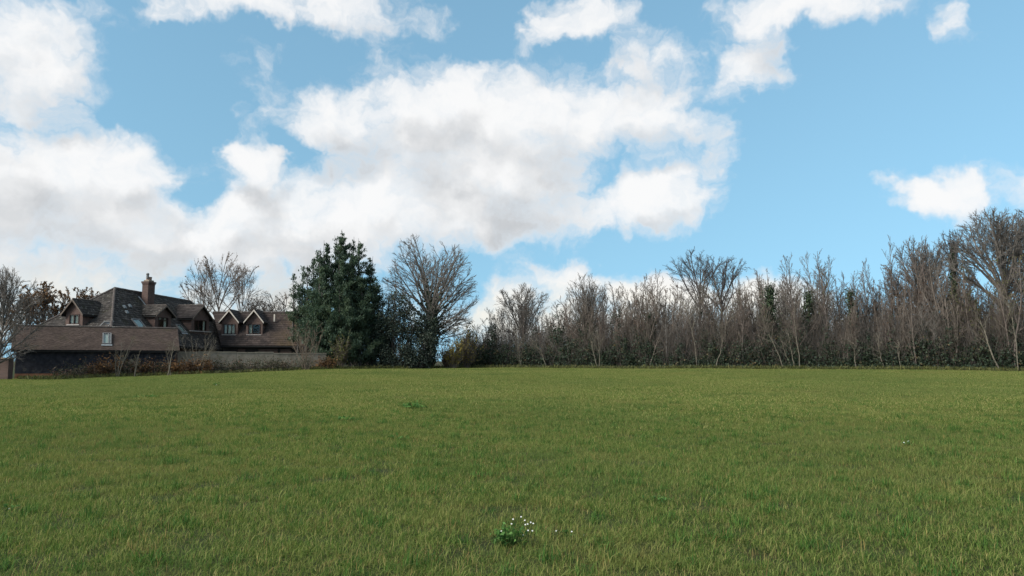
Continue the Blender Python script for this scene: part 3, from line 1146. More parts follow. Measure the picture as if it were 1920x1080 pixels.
    al = (q * o[1] - o[0]) / (u[0] - q * u[1])
    c = o + u * al
    MB().box(v3(c[:2], P(514, 596, c[1])[2]), u, f, UP, .14, .10, .80).build('flashing', M['barge_pale'], h)
    return h


def build_walls():
    a, b = P(333, 664, 66.8)[:2], P(612, 664, 72.5)[:2]
    u = unit(v3(b - a, 0)); L = np.linalg.norm(b - a)
    f = np.array([u[1], -u[0], 0])
    zt = P(470, 661.5, 69.5)[2]
    t = thing('garden_wall', tuple(v3((a + b) / 2, float(zf(*((a + b) / 2))) - .3)), 'weathered pale rendered garden wall in front of the house wing', 'wall')
    zb = .0
    n = 8
    for i in range(n):
        x0, x1 = L * i / n, L * (i + 1) / n
        c = v3(a, 0) + u * (x0 + x1) / 2
        dz = TRNG.uniform(-.03, .03) - (.05 if i > 4 else 0)
        MB().box(c + UP * (zb + zt + dz) / 2 + f * TRNG.uniform(-.01, .01), u, f, UP, x1 - x0 - .02, .18, zt - zb + dz).build('wall_panel', M['concrete'], t)
        MB().box(c + UP * (zt + dz + .03), u, f, UP, x1 - x0 - .012, .28, .06).build('coping', M['coping'], t)
    # brick pillar at the far left
    p = P(12, 690, 56.5)
    zg = float(zf(p[0], p[1])) - .1
    t = thing('brick_pillar', (p[0], p[1], zg), 'short brick pillar beside the left end of the barn', 'pillar')
    zt = P(12, 673, 56.5)[2]
    MB().box((p[0], p[1], (zg + zt) / 2), (1, 0, 0), (0, 1, 0), UP, .62, .55, zt - zg).build('shaft', M['brick_chimney'], t)
    MB().box((p[0], p[1], zt + .05), (1, 0, 0), (0, 1, 0), UP, .74, .66, .10).build('cap', M['concrete'], t)


build_barn()
build_house()
build_walls()


# ------------------------------------------------------------------ trees: branching tubes and leaf blades
def nrm(a):
    return a / np.maximum(np.linalg.norm(a, axis=-1, keepdims=True), 1e-9)


def grow(rng, start, d, L, K, wander, up):
    """N branches at once -> (N,K,3)"""
    start, d = np.asarray(start, float), nrm(np.asarray(d, float))
    L = np.broadcast_to(np.asarray(L, float), (len(start),))
    pts = [start]
    p = start
    for k in range(K - 1):
        d = nrm(d + rng.normal(0, wander, d.shape) + np.array([0, 0, up]))
        p = p + d * (L / (K - 1))[:, None]
        pts.append(p)
    return np.stack(pts, 1)


def taper(n, K, r0, r1, pw=1.0):
    t = np.linspace(0, 1, K)[None, :] ** pw
    r0, r1 = np.broadcast_to(r0, (n,))[:, None], np.broadcast_to(r1, (n,))[:, None]
    return r0 + (r1 - r0) * t


def plen(pts):
    return np.linalg.norm(np.diff(pts, axis=1), axis=2).sum(1)


def kids(rng, pts, rad, n, t0, t1, a0, a1, lf, rr=.6, rmin=.012, fall=.55):
    """n children per branch: start points, directions, lengths, radii"""
    N, K, _ = pts.shape
    t = (np.arange(n)[None, :] + rng.uniform(0, 1, (N, n))) / n
    t = t0 + (t1 - t0) * t
    f = t * (K - 1)
    i = np.minimum(f.astype(int), K - 2)
    w = (f - i)[..., None]
    ar = np.arange(N)[:, None]
    p0, p1 = pts[ar, i], pts[ar, i + 1]
    st = p0 * (1 - w) + p1 * w
    tg = nrm(p1 - p0)
    r = rad[ar, i] * (1 - w[..., 0]) + rad[ar, i + 1] * w[..., 0]
    q = nrm(np.cross(tg, rng.normal(0, 1, tg.shape)))
    a = rng.uniform(a0, a1, (N, n))[..., None]
    d = nrm(np.cos(a) * tg + np.sin(a) * q)
    L = plen(pts)[:, None] * lf * (1 - fall * (t - t0) / max(t1 - t0, 1e-6)) * rng.uniform(.6, 1.2, (N, n))
    return st.reshape(-1, 3), d.reshape(-1, 3), L.ravel(), np.maximum(r.ravel() * rr, rmin)


class Tubes:
    def __init__(self):
        self.V, self.F, self.n = [], [], 0

    def add(self, pts, rad, S):
        N, K, _ = pts.shape
        tg = np.gradient(pts, axis=1)
        tg = nrm(tg)
        ref = np.where(np.abs(tg[..., :1]) < .8, np.array([1.0, 0, 0]), np.array([0, 1.0, 0]))
        a = nrm(np.cross(tg, ref))
        c = np.cross(tg, a)
        w = 2 * np.pi * np.arange(S) / S
        ring = pts[:, :, None, :] + rad[:, :, None, None] * (np.cos(w)[None, None, :, None] * a[:, :, None, :] + np.sin(w)[None, None, :, None] * c[:, :, None, :])
        self.V.append(ring.reshape(-1, 3))
        b = (np.arange(N)[:, None, None] * K + np.arange(K - 1)[None, :, None]) * S
        j = np.arange(S)[None, None, :]
        m = (j + 1) % S
        F = np.stack([b + j, b + m, b + S + m, b + S + j], -1).reshape(-1, 4) + self.n
        self.F.append(F)
        self.n += N * K * S

    def mesh(self, name):
        return mesh_np(name, np.concatenate(self.V), [np.concatenate(self.F)], smooth=True)


def leaf_mesh(name, rng, c, size, d=None, aspect=.55, flat=0.0, r=None):
    """rhombic blades centred at c; d: preferred long axis (n,3) or None"""
    n = len(c)
    ax = rng.normal(0, 1, (n, 3))
    if d is not None:
        ax = nrm(np.asarray(d) + .45 * rng.normal(0, 1, (n, 3)))
    ax = nrm(ax)
    nr = rng.normal(0, 1, (n, 3)) + np.array([0, 0, flat])
    sd = nrm(np.cross(ax, nr))
    s = (size * rng.uniform(.6, 1.35, n))[:, None]
    up = nrm(np.cross(sd, ax)) * s * .12
    V = np.stack([c - ax * s * .5, c + sd * s * aspect * .5 + up, c + ax * s * .5, c - sd * s * aspect * .5 + up], 1).reshape(-1, 3)
    i = np.arange(n)[:, None] * 4
    F = i + np.array([[0, 1, 2, 3]])
    if r is None:
        r = rng.uniform(0, 1, n)
    return mesh_np(name, V, [F], np.repeat(r, 4))


def along(rng, pts, rad, n, spread):
    """n random points around branches"""
    N, K, _ = pts.shape
    b = rng.integers(0, N, n)
    f = rng.uniform(0, K - 1.001, n)
    i = f.astype(int); w = (f - i)[:, None]
    p = pts[b, i] * (1 - w) + pts[b, i + 1] * w
    r = rad[b, i]
    return p + nrm(rng.normal(0, 1, (n, 3))) * (r + spread * np.abs(rng.normal(0, 1, n)))[:, None]


# each maker returns dict(part name -> (mesh, material)); nominal height 10 m, foot at the origin
def env_len(st, d, env, Lmax=12.0):
    """distance from st along d to the crown envelope (rx, cz, top radius, bottom radius)"""
    rx, cz, rt_, rb_ = env
    q = np.linspace(.02, 1, 40)[None, :] * Lmax
    p = st[:, None, :] + d[:, None, :] * q[..., None]
    rz = np.where(p[..., 2] > cz, rt_, rb_)
    f = (p[..., 0] ** 2 + p[..., 1] ** 2) / rx ** 2 + ((p[..., 2] - cz) / rz) ** 2
    out = f > 1
    i = np.where(out.any(1), out.argmax(1), 39)
    return q[0, i]


def tree_round(seed, trunk_h=2.2, limbs=14, spread=1.2, fine=1.0, bark='bark_grey', ivy=0, leaf=None, nleaf=0, twist=.08, H=10.0, rt=.30,
               rx=3.8, cz=.55, bot=.36, thin=1.0, lsize=.13, tk_top=.62, tmin=.18, up=.018):
    """rounded crown: limbs fan out from the upper trunk to an ellipsoid, twigs fill its rim"""
    rng = np.random.default_rng(seed)
    env = (rx, cz * H, (1 - cz) * H, bot * H)
    tk = grow(rng, [[0, 0, -.2]], [[0, 0, 1]], [H * tk_top], 9, .045, .10)
    tr = taper(1, 9, rt, rt * .28)
    T = Tubes(); T.add(tk, tr, 8)
    B = Tubes()
    t0 = trunk_h / (H * tk_top)
    t = np.sort(t0 + (1 - t0) * rng.uniform(0, 1, limbs))
    t[-3:] = 1.0
    f = np.minimum(t * 8, 7.999); i = f.astype(int); w = (f - i)[:, None]
    st = tk[0, i] * (1 - w) + tk[0, i + 1] * w
    th = spread * (1.0 - .80 * (t - t0) / (1 - t0 + 1e-6)) * rng.uniform(.65, 1.1, limbs)
    ph = np.arange(limbs) * 2.39996 + rng.normal(0, .3, limbs)
    d = np.stack([np.sin(th) * np.cos(ph), np.sin(th) * np.sin(ph), np.cos(th)], -1)
    L = env_len(st, d, env) * rng.uniform(.80, .97, limbs)
    r = np.clip(rt * .42 * (L / H) * 2.0, .035, .16)
    l1 = grow(rng, st, d, L, 8, twist, up); r1 = taper(limbs, 8, r, .020)
    B.add(l1, r1, 5)

    def level(par, rad, n, K, lf, r0, r1_, S, tmin, jit):
        st, d, L, q = kids(rng, par, rad, n, tmin, 1.0, .30, .80, lf, .6, .01, .45)
        E = env_len(st, d, env)
        L = np.minimum(L, E * rng.uniform(.85, 1.08, len(L)))
        k = L > .12
        st, d, L = st[k], d[k], L[k]
        l = grow(rng, st, d, L, K, jit, up); rr = taper(len(st), K, r0, r1_)
        B.add(l, rr, S)
        return l, rr
    l2, r2 = level(l1, r1, int(10 * fine), 6, .46, .026 * thin, .014 * thin, 4, tmin, twist * 1.3)
    l3, r3 = level(l2, r2, int(7 * fine), 4, .50, .0145 * thin, .010 * thin, 3, .12, twist * 1.6)
    l4, r4 = level(l3, r3, 4, 2, .60, .0105 * thin, .007 * thin, 3, .15, 0)
    parts = {'trunk': (T.mesh('trunk'), bark), 'crown': (B.mesh('crown'), bark)}
    if ivy:
        n1 = int(ivy * .7)
        c = np.concatenate([along(rng, tk, tr + .05, n1, .20), along(rng, l1[:, :4], r1[:, :4] + .03, ivy - n1, .12)])
        parts['ivy'] = (leaf_mesh('ivy', rng, c, .17, aspect=.8), 'ivy')
    if nleaf:
        parts['leaves'] = (leaf_mesh('leaves', rng, along(rng, l3, r3, nleaf, .05), lsize, aspect=.6), leaf)
    return parts


def tree_sapling(seed, stems=1, bark='bark_brown', side=16, fine=1.0, leaf=None, nleaf=0, ivy=0, lean=.08, ang=(.35, .75), H=10.0, r=.09, sl=.30, low=.28):
    """tall thin pole tree(s) from one foot with ascending side twigs"""
    rng = np.random.default_rng(seed)
    a = rng.uniform(0, 2 * np.pi, stems)
    st0 = np.stack([.12 * np.cos(a), .12 * np.sin(a), np.full(stems, -.15)], -1)
    dd = np.stack([np.cos(a) * rng.uniform(.3, 1.4, stems) * lean, np.sin(a) * rng.uniform(.3, 1.4, stems) * lean, np.ones(stems)], -1)
    L = H * np.where(np.arange(stems) == 0, 1.0, rng.uniform(.62, .97, stems))
    tk = grow(rng, st0, dd, L, 10, .045, .02)
    tr = taper(stems, 10, r * rng.uniform(.6, 1.1, stems), .016)
    T = Tubes(); T.add(tk, tr, 6)
    B = Tubes()
    st, d, L1, rr = kids(rng, tk, tr, side, low, .98, ang[0], ang[1], sl, .5, .016, .72)
    l1 = grow(rng, st, d, L1, 6, .09, .09); r1 = taper(len(st), 6, np.clip(rr, .016, .035), .012)
    B.add(l1, r1, 4)
    st, d, L2, rr = kids(rng, l1, r1, int(6 * fine), .15, 1.0, .35, .85, .46, .6, .012, .5)
    l2 = grow(rng, st, d, L2, 4, .12, .10); r2 = taper(len(st), 4, .0125, .009)
    B.add(l2, r2, 3)
    st, d, L3, rr = kids(rng, l2, r2, int(3 * fine), .15, 1.0, .35, .9, .55, .6, .010, .5)
    l3 = grow(rng, st, d, L3, 3, .12, .08); r3 = taper(len(st), 3, .0095, .007)
    B.add(l3, r3, 3)
    parts = {'trunk': (T.mesh('trunk'), bark), 'crown': (B.mesh('crown'), bark)}
    if ivy:
        c = along(rng, tk[:, 1:8], tr[:, 1:8] + .06, ivy, .17)
        parts['ivy'] = (leaf_mesh('ivy', rng, c, .16, aspect=.8), 'ivy')
    if nleaf:
        parts['leaves'] = (leaf_mesh('leaves', rng, along(rng, np.concatenate([l2[:, :3], l3]), np.concatenate([r2[:, :3], r3]), nleaf, .05), .11, aspect=.6), leaf)
    return parts


def tree_shrub(seed, stems=22, bark='bark_red', H=3.0, splay=.55, leaf=None, nleaf=0, size=.10, fine=1.0, r=.022):
    """many stems from one foot"""
    rng = np.random.default_rng(seed)
    a = rng.uniform(0, 2 * np.pi, stems)
    rad = rng.uniform(0, .25, stems)
    st0 = np.stack([rad * np.cos(a), rad * np.sin(a), np.full(stems, -.1)], -1)
    k = rng.uniform(.1, 1, stems) * splay
    tk = grow(rng, st0, np.stack([k * np.cos(a), k * np.sin(a), np.ones(stems)], -1), H * rng.uniform(.6, 1.05, stems), 7, .08, .03)
    tr = taper(stems, 7, r * rng.uniform(.6, 1.3, stems), .009)
    T = Tubes(); T.add(tk, tr, 4)
    B = Tubes()
    st, d, L1, rr = kids(rng, tk, tr, int(9 * fine), .2, 1, .3, .9, .34, .6, .011, .6)
    l1 = grow(rng, st, d, L1, 4, .12, .06); r1 = taper(len(st), 4, .012, .008)
    B.add(l1, r1, 3)
    st, d, L2, rr = kids(rng, l1, r1, int(4 * fine), .1, 1, .3, .9, .55, .6, .009, .5)
    l2 = grow(rng, st, d, L2, 3, .14, .04); r2 = taper(len(st), 3, .009, .006)
    B.add(l2, r2, 3)
    parts = {'stems': (T.mesh('stems'), bark), 'twigs': (B.mesh('twigs'), bark)}
    if nleaf:
        parts['leaves'] = (leaf_mesh('leaves', rng, along(rng, l1, r1, nleaf, .06), size, aspect=.65), leaf)
    return parts


def plant(name, parts, loc, label, cat, group=None, scale=1.0, rz=0.0, tilt=(0, 0), sxy=None):
    o = thing(name, tuple(loc), label, cat, group)
    o.rotation_euler = (tilt[0], tilt[1], rz)
    o.scale = (sxy or scale, sxy or scale, scale)
    for k, (me, mat) in parts.items():
        c = link(k, me, M[mat] if len(me.materials) == 0 else None, o)
        if k in ('leaves', 'foliage', 'twigs', 'ivy'):
            c['kind'] = 'stuff'
    return o


def ground_at(px, D):
    p = P(px, 690, D)
    return np.array([p[0], D, float(zf(p[0], D))])


def height_to(px, py, D):
    g = ground_at(px, D)
    return P(px, py, D)[2] - g[2]


# ---- conifer: a union of leafy spires round a trunk
def conifer_parts(seed, spires, n_per_m2=95):
    rng = np.random.default_rng(seed)
    C, Dr, Rn = [], [], []
    T = Tubes(); B = Tubes()
    for (x, y, z0, h, r) in spires:
        tk = grow(rng, [[x, y, max(z0 - 1.5, -.2)]], [[0, 0, 1]], [h + min(z0, 1.5) - .1], 6, .015, .05)
        tr = taper(1, 6, .03 + .016 * h, .012)
        T.add(tk, tr, 6)
        # boughs: start on the axis, sweep out and up at the tip, hung with sprays
        nb = int(7 + h * r * 4.2)
        t = rng.uniform(0, 1, nb) ** 1.15
        a = rng.uniform(0, 2 * np.pi, nb)
        prof = r * np.clip((1 - t) ** .66, .05, 1) * (.55 + .45 * np.minimum(1, t / .10)) * rng.uniform(.42, 1.25, nb)
        st = np.stack([np.full(nb, x), np.full(nb, y), z0 + t * h * .96], -1)
        d = np.stack([np.cos(a), np.sin(a), rng.uniform(-.05, .45, nb) + .5 * t], -1)
        bp = grow(rng, st, d, prof, 5, .10, .10)
        B.add(bp, taper(nb, 5, .02 + .006 * prof, .008), 3)
        m = np.maximum(10, (prof * (42 + 17 * r)).astype(int))
        bi = np.repeat(np.arange(nb), m)
        n = len(bi)
        f = (rng.uniform(0, 1, n) ** .6) * 3.999
        i = f.astype(int); w = (f - i)[:, None]
        p = bp[bi, i] * (1 - w) + bp[bi, i + 1] * w
        dirb = nrm(bp[bi, 4] - bp[bi, 0])
        off = rng.normal(0, 1, (n, 3)) * np.array([.19, .19, .15]) * (.45 + .5 * prof[bi] / max(r, .5))[:, None]
        C.append(p + off)
        Dr.append(dirb * .7 + np.array([0, 0, .55]) + rng.normal(0, .25, (n, 3)))
        bt = np.clip(rng.normal(.5, .18, nb), 0, 1)
        Rn.append(np.clip(bt[bi] + rng.normal(0, .16, n), 0, 1))
    C, Dr, Rn = np.concatenate(C), np.concatenate(Dr), np.concatenate(Rn)
    keep = C[:, 2] > .1
    me = leaf_mesh('foliage', rng, C[keep], .215, Dr[keep], aspect=.36, r=Rn[keep])
    return {'trunk': (T.mesh('trunk'), 'bark_dark'), 'boughs': (B.mesh('boughs'), 'bark_dark'), 'foliage': (me, 'conifer')}


def leafy_bush(seed, lobes, n, size, leafmat, bark='bark_dark', holes=.35):
    """evergreen: stems carrying clumps of leaves inside ellipsoid lobes (x,y,z,rx,ry,rz)"""
    rng = np.random.default_rng(seed)
    V = np.array([l[3] * l[4] * l[5] for l in lobes]) ** .67
    T = Tubes()
    C, Rn = [], []
    for l, v in zip(lobes, V / V.sum()):
        nc = max(6, int(n * v / 42))
        q = nrm(rng.normal(0, 1, (nc, 3))) * (rng.uniform(.25, 1, nc) ** .45)[:, None] * rng.uniform(.85, 1.18, nc)[:, None]
        cen = np.array(l[:3]) + q * np.array(l[3:])
        m = 42
        sp = rng.uniform(.16, .42, nc)
        p = cen[:, None, :] + rng.normal(0, 1, (nc, m, 3)) * sp[:, None, None]
        C.append(p.reshape(-1, 3))
        Rn.append(np.clip(np.repeat(rng.normal(.5, .2, nc), m) + rng.normal(0, .2, nc * m), 0, 1))
        # a stem from the foot to some of the clumps
        k = max(3, nc // 4)
        s0 = np.stack([np.full(k, l[0] * .6), np.full(k, l[1] * .6), np.full(k, -.1)], -1) + rng.normal(0, .15, (k, 3)) * np.array([1, 1, 0])
        t = np.linspace(0, 1, 6)[None, :, None]
        bend = rng.normal(0, .18, (k, 6, 3)) * np.sin(np.pi * t)
        bp = s0[:, None, :] * (1 - t) + cen[:k][:, None, :] * t + bend
        T.add(bp, taper(k, 6, .045, .012), 4)
    C, Rn = np.concatenate(C), np.concatenate(Rn)
    keep = C[:, 2] > .03
    return {'stems': (T.mesh('stems'), bark), 'foliage': (leaf_mesh('foliage', rng, C[keep], size, aspect=.65, r=Rn[keep]), leafmat)}


def build_centre():
    # the big cypress
    D = 76.0
    g = ground_at(640, D)
    k = D / FPX                       # metres per photo pixel

    def sp(px, top, base_py, r, y=0.0):
        x = (px - 640) * k
        z1 = P(px, top, D)[2] - g[2]
        z0 = max(.3, P(px, base_py, D)[2] - g[2])
        return (x, y, z0, z1 - z0, r)
    S_ = [sp(637, 428, 660, 3.0), sp(612, 452, 640, 2.1, -.8), sp(672, 446, 640, 2.2, -.5), sp(655, 440, 620, 1.8, .8), sp(590, 462, 640, 1.7, .3),
          sp(688, 478, 650, 1.9, .2), sp(625, 438, 560, 1.2, .4), sp(580, 478, 600, 1.3, .9), sp(604, 470, 660, 2.2, -1.3), sp(645, 470, 670, 2.6, -1.8),
          sp(680, 510, 680, 2.4, -1.4), sp(612, 520, 690, 2.2, -1.9), sp(702, 515, 670, 1.9, -.3), sp(694, 495, 600, 1.5, .4), sp(600, 500, 640, 1.9, .2), sp(660, 478, 600, 2.2, -1.0), sp(664, 560, 690, 2.4, -2.3), sp(563, 498, 570, .9, .2),
          sp(548, 510, 600, 1.1, .0), sp(556, 528, 640, 1.4, .4), sp(574, 496, 630, 1.6, -.2), sp(590, 540, 680, 1.7, -.6), sp(632, 590, 692, 1.9, -2.6)]
    plant('cypress_tree', conifer_parts(5, S_), g, 'tall dark green cypress with ragged spires right of the house', 'tree')
    # the wide bare tree with an ivy trunk
    D = 80.0
    g = ground_at(803, D)
    h = height_to(803, 434, D)
    k = 10.0 / h
    parts = tree_round(21, 2.0, 52, 1.6, .82, 'bark_grey', H=10.0, rt=.24, rx=5.0 * k, cz=.47, bot=.36, twist=.065, tk_top=.50, up=.004, ivy=5200, tmin=.34, thin=.85)
    plant('bare_tree', parts, g, 'wide fan crowned bare tree with ivy covered trunk beside the cypress', 'tree', None, h / 10)
    # dark evergreen bushes between and below them
    D = 75.5
    for (px, seed, lobes, n, lab) in (
        (745, 31, [(0, 0, 2.2, 2.2, 1.6, 2.2), (-.9, -.3, 4.4, 1.5, 1.2, 2.0), (1.2, .2, 4.2, 1.6, 1.3, 1.8), (.2, .3, 6.3, 1.3, 1.1, 1.5), (.3, -.6, 1.2, 2.4, 1.3, 1.2)], 9500,
         'dark twiggy evergreen bush between the cypress and the bare tree'),
        (690, 32, [(0, 0, 1.6, 2.4, 1.5, 1.7), (.5, .2, 3.4, 1.6, 1.2, 1.5)], 6500, 'low dark holly mass at the foot of the cypress'),
        (790, 33, [(0, 0, 1.8, 1.9, 1.4, 1.9), (.3, .2, 3.9, 1.1, 1.1, 1.6), (-.8, -.2, 1.1, 1.6, 1.2, 1.1)], 6000, 'dark holly bush under the ivy covered trunk of the bare tree'),
    ):
        g = ground_at(px, D)
        plant('evergreen_bush', leafy_bush(seed, lobes, n, .17, 'holly'), g, lab, 'bush')
    # reddish haze of twigs over the left evergreen
    g = ground_at(722, 77)
    plant('bare_shrub', tree_shrub(41, 46, 'bark_red', 8.2, .42, 'brown_leaf', 500, .12, 1.1, .035), g, 'tall reddish brown bare shrub rising out of the dark evergreen bush', 'shrub')
    # olive leaved bush in front of the cypress
    g = ground_at(640, 72.5)
    plant('leafy_bush', tree_shrub(42, 26, 'bark_brown', 3.5, .42, 'olive_leaf', 1500, .15, .8, .02), g, 'bush with sparse yellow green leaves in front of the cypress', 'bush')
    # multi-stemmed bare shrub by the end of the garden wall
    g = ground_at(574, 68.5)
    plant('coppice_shrub', tree_shrub(43, 13, 'bark_mid', 5.1, .55, None, 0, .1, .9, .026), g, 'bare multi stemmed shrub with pale stems in front of the house wing', 'shrub')
    # yellow autumn shrub at the left end of the hedge
    for px, D, hh, n, lf, sd, lab in ((850, 76.5, 2.9, 2100, 'yellow_leaf', 44, 'shrub with bright yellow autumn leaves at the left end of the hedge'),
                                      (875, 79, 4.4, 900, 'yellow_leaf', 45, 'thin taller shrub with few yellow leaves behind the bright yellow one'),
                                      (838, 77.5, 2.0, 900, 'brown_leaf', 46, 'small russet shrub left of the bright yellow one')):
        plant('autumn_shrub', tree_shrub(sd, 30, 'bark_red', hh, .55, lf, n, .14, 1.0, .02), ground_at(px, D), lab, 'shrub')


build_centre()


# ------------------------------------------------------------------ the hedge and thicket along the right
def hedge_D(px):
    return float(np.interp(px, [860, 1400, 1920, 2100], [82, 72.5, 63.5, 60.5]))


TOPX = [860, 905, 980, 1030, 1060, 1105, 1150, 1175, 1215, 1250, 1290, 1420, 1445, 1470, 1495, 1550, 1580, 1615, 1640, 1670, 1700, 1760, 1800, 1850, 1920, 2000]
TOPY = [615, 592, 552, 566, 552, 530, 538, 522, 512, 514, 512, 512, 505, 495, 490, 484, 495, 505, 510, 490, 470, 470, 480, 500, 505, 505]


STRETCH = [(930, 'at its left end'), (1035, 'round the small vase shaped tree'), (1150, 'under the low white cloud'), (1255, 'round the slender forked tree'), (1345, 'left under the twin spreading trees'),
           (1425, 'right under the twin spreading trees'), (1510, 'round the ivy clad stump'), (1585, 'round the tallest pole trees'), (1650, 'round the narrow ivy column'), (1735, 'below the rounded trees'),
           (1815, 'round the thick ivy trunk'), (1870, 'left of the large right tree'), (9999, 'at the right edge')]


def build_hedge():
    rng = np.random.default_rng(77)
    kinds = []
    for sd, kw in ((101, dict(stems=3, side=15, bark='bark_brown')), (102, dict(stems=2, side=18, bark='bark_grey', lean=.10)),
                   (103, dict(stems=4, side=13, bark='bark_red', lean=.13)), (104, dict(stems=1, side=22, bark='bark_grey', sl=.34)),
                   (105, dict(stems=3, side=14, bark='bark_brown', nleaf=260, leaf='brown_leaf', lean=.10)), (106, dict(stems=5, side=12, bark='bark_red', lean=.16, sl=.26)),
                   (107, dict(stems=2, side=16, bark='bark_brown', nleaf=220, leaf='olive_leaf'))):
        kinds.append(tree_sapling(sd, **kw))
    n = 0
    for row, (dd, step, hs) in enumerate(((4.6, 15, 1.0), (2.6, 19, .92), (.9, 27, .76))):
        px = 866.0 + row * 7
        while px < 2010:
            D = hedge_D(px) + dd + rng.uniform(-.7, .7)
            x = px + rng.uniform(-6, 6)
            g = ground_at(x, D)
            top = np.interp(x, TOPX, TOPY)
            h = (height_to(x, top, D)) * hs * rng.uniform(.78, 1.04)
            h = max(h, 2.4)
            k = int(rng.integers(0, len(kinds)))
            sx = (h / 10) * rng.uniform(1.0, 1.35) * (1.25 if h < 6 else 1)
            where = [w_ for e_, w_ in STRETCH if x < e_][0]
            front = ('low bare sapling in the front of the thicket', 'bare sapling in the middle of the thicket', 'taller bare sapling at the back of the thicket')[2 - row]
            plant('thicket_sapling', kinds[k], g, front + ' ' + where, 'sapling', front.replace('sapling', 'saplings') + ' ' + where, h / 10, rng.uniform(0, 6.28), (rng.normal(0, .05), rng.normal(0, .05)), sx)
            px += step * rng.uniform(.7, 1.35)
            n += 1

    # ---- the trees that stand out of it
    def stand(name, parts, px, top, dd, label, cat='tree', sx=1.0, rz=0.0, tilt=(0, 0), group=None):
        D = hedge_D(px) + dd
        h = height_to(px, top, D) / 10
        return plant(name, parts, ground_at(px, D), label, cat, group, h, rz, tilt, h * sx)
    stand('bare_tree', tree_round(201, 2.6, 18, .80, .9, 'bark_grey', rt=.13, rx=3.6, cz=.66, bot=.5, tk_top=.45), 980, 532, 4.0, 'small vase shaped bare tree standing above the left part of the hedge', sx=1.05)
    stand('bare_tree', tree_round(202, 2.2, 18, .75, .9, 'bark_grey', rt=.13, rx=3.2, cz=.66, bot=.5, tk_top=.45), 1100, 514, 4.5, 'bare tree above the hedge in front of the low white cloud', sx=.95)
    stand('bare_tree', tree_sapling(203, 4, 'bark_grey', 16, 1.1, lean=.17, r=.10, sl=.32), 1215, 508, 4.0, 'slender forked bare tree left of the spreading one in the hedge', sx=1.1)
    stand('spreading_tree', tree_round(204, 4.6, 10, .95, .9, 'bark_dark', rt=.20, rx=2.9, cz=.76, bot=.36, twist=.11, tk_top=.60, tmin=.34, thin=.85), 1312, 468, 6.5, 'bare spreading tree with twin rounded tops in mid hedge', sx=.95, rz=.6)
    stand('spreading_tree', tree_round(205, 4.8, 11, 1.05, .9, 'bark_dark', rt=.20, rx=3.1, cz=.76, bot=.36, twist=.11, tk_top=.60, tmin=.34, thin=.85), 1366, 482, 6.0, 'slightly lower bare spreading tree with thick trunk just right of its twin', sx=.95, rz=2.0)
    tall = [(1437, 500, 'slim bare tree in the hedge above the ivy clad stump'), (1472, 480, 'tall slim bare tree right of the ivy clad stump'),
            (1497, 478, 'tall bare tree with a forked tip left of the tallest pole trees'), (1530, 468, 'tallest of the slim bare trees grouped in the hedge'),
            (1550, 470, 'slim bare tree close right of the tallest pole tree'), (1578, 484, 'slim bare tree left of the narrow ivy column'),
            (1630, 496, 'thin bare tree right of the narrow ivy column'), (1660, 484, 'thin twiggy bare tree before the larger trees on the right'),
            (1676, 440, 'thin leader rising highest before the rounded trees on the right')]
    for i, (px, top, lab) in enumerate(tall):
        stand('pole_tree', tree_sapling(220 + i, [2, 1, 2, 1, 2, 2, 1, 3, 1][i], ['bark_grey', 'bark_brown'][i % 2], 18, 1.05, r=.085, lean=.07, sl=[.26, .30, .22][i % 3]),
              px, top, 3.2 + (i % 3), lab, sx=.9)
    for i, (px, top, bot, w, lab) in enumerate(((1448, 536, 0, .46, 'ivy clad tree stump rising above the middle of the hedge'), (1602, 542, 0, .22, 'narrow column of ivy standing in the hedge'),
                                                (1517, 545, 0, .28, 'ivy covered pole among the tall slim trees'), (1222, 590, 0, .30, 'ivy covered pole in the hedge left of the spreading tree'))):
        D = hedge_D(px) + 2.2
        h = height_to(px, top, D)
        r2 = np.random.default_rng(300 + i)
        tk = grow(r2, [[0, 0, -.2]], [[0, 0, 1]], [h], 8, .02, .05); tr = taper(1, 8, .16, .10)
        T = Tubes(); T.add(tk, tr, 7)
        c = along(r2, tk, tr + .05, int(3600 * (w / .4)), w * .85)
        plant('ivy_tree', {'trunk': (T.mesh('trunk'), 'bark_brown'), 'ivy': (leaf_mesh('ivy', r2, c, .17, aspect=.8), 'ivy')}, ground_at(px, D), lab, 'tree')
    stand('bare_tree', tree_round(206, 3.8, 20, 1.1, 1.0, 'bark_grey', rt=.18, rx=2.7, cz=.66, bot=.42, twist=.10, ivy=900), 1718, 446, 6.0, 'rounded bare tree left of the ivy trunked one on the right', sx=.82)
    stand('bare_tree', tree_round(207, 4.2, 18, 1.1, 1.0, 'bark_grey', rt=.18, rx=2.6, cz=.68, bot=.40, twist=.10), 1752, 444, 8.0, 'rounded bare tree close behind, between its neighbours on the right', sx=.72, rz=1.5)
    stand('bare_tree', tree_round(208, 4.8, 12, .9, .8, 'bark_dark', rt=.22, rx=1.9, cz=.72, bot=.32, twist=.13, ivy=5200, tk_top=.8), 1792, 430, 4.5, 'bare tree with thick dark ivy up its trunk', sx=.62)
    big = tree_round(209, 3.2, 34, 1.4, 1.1, 'bark_grey', rt=.26, rx=3.2, cz=.64, bot=.36, twist=.08, tk_top=.55, tmin=.36, thin=.85)
    stand('bare_tree', big, 1884, 390, 4.0, 'large round crowned bare tree at the right edge', sx=.98, rz=.4)
    big2 = tree_round(210, 3.4, 24, 1.3, 1.0, 'bark_dark', rt=.26, rx=3.4, cz=.60, bot=.36, twist=.08, tk_top=.55, tmin=.36, thin=.85)
    stand('bare_tree', big2, 1985, 376, 7.5, 'large bare tree cut off by the right edge of the picture', sx=.95, rz=2.4)
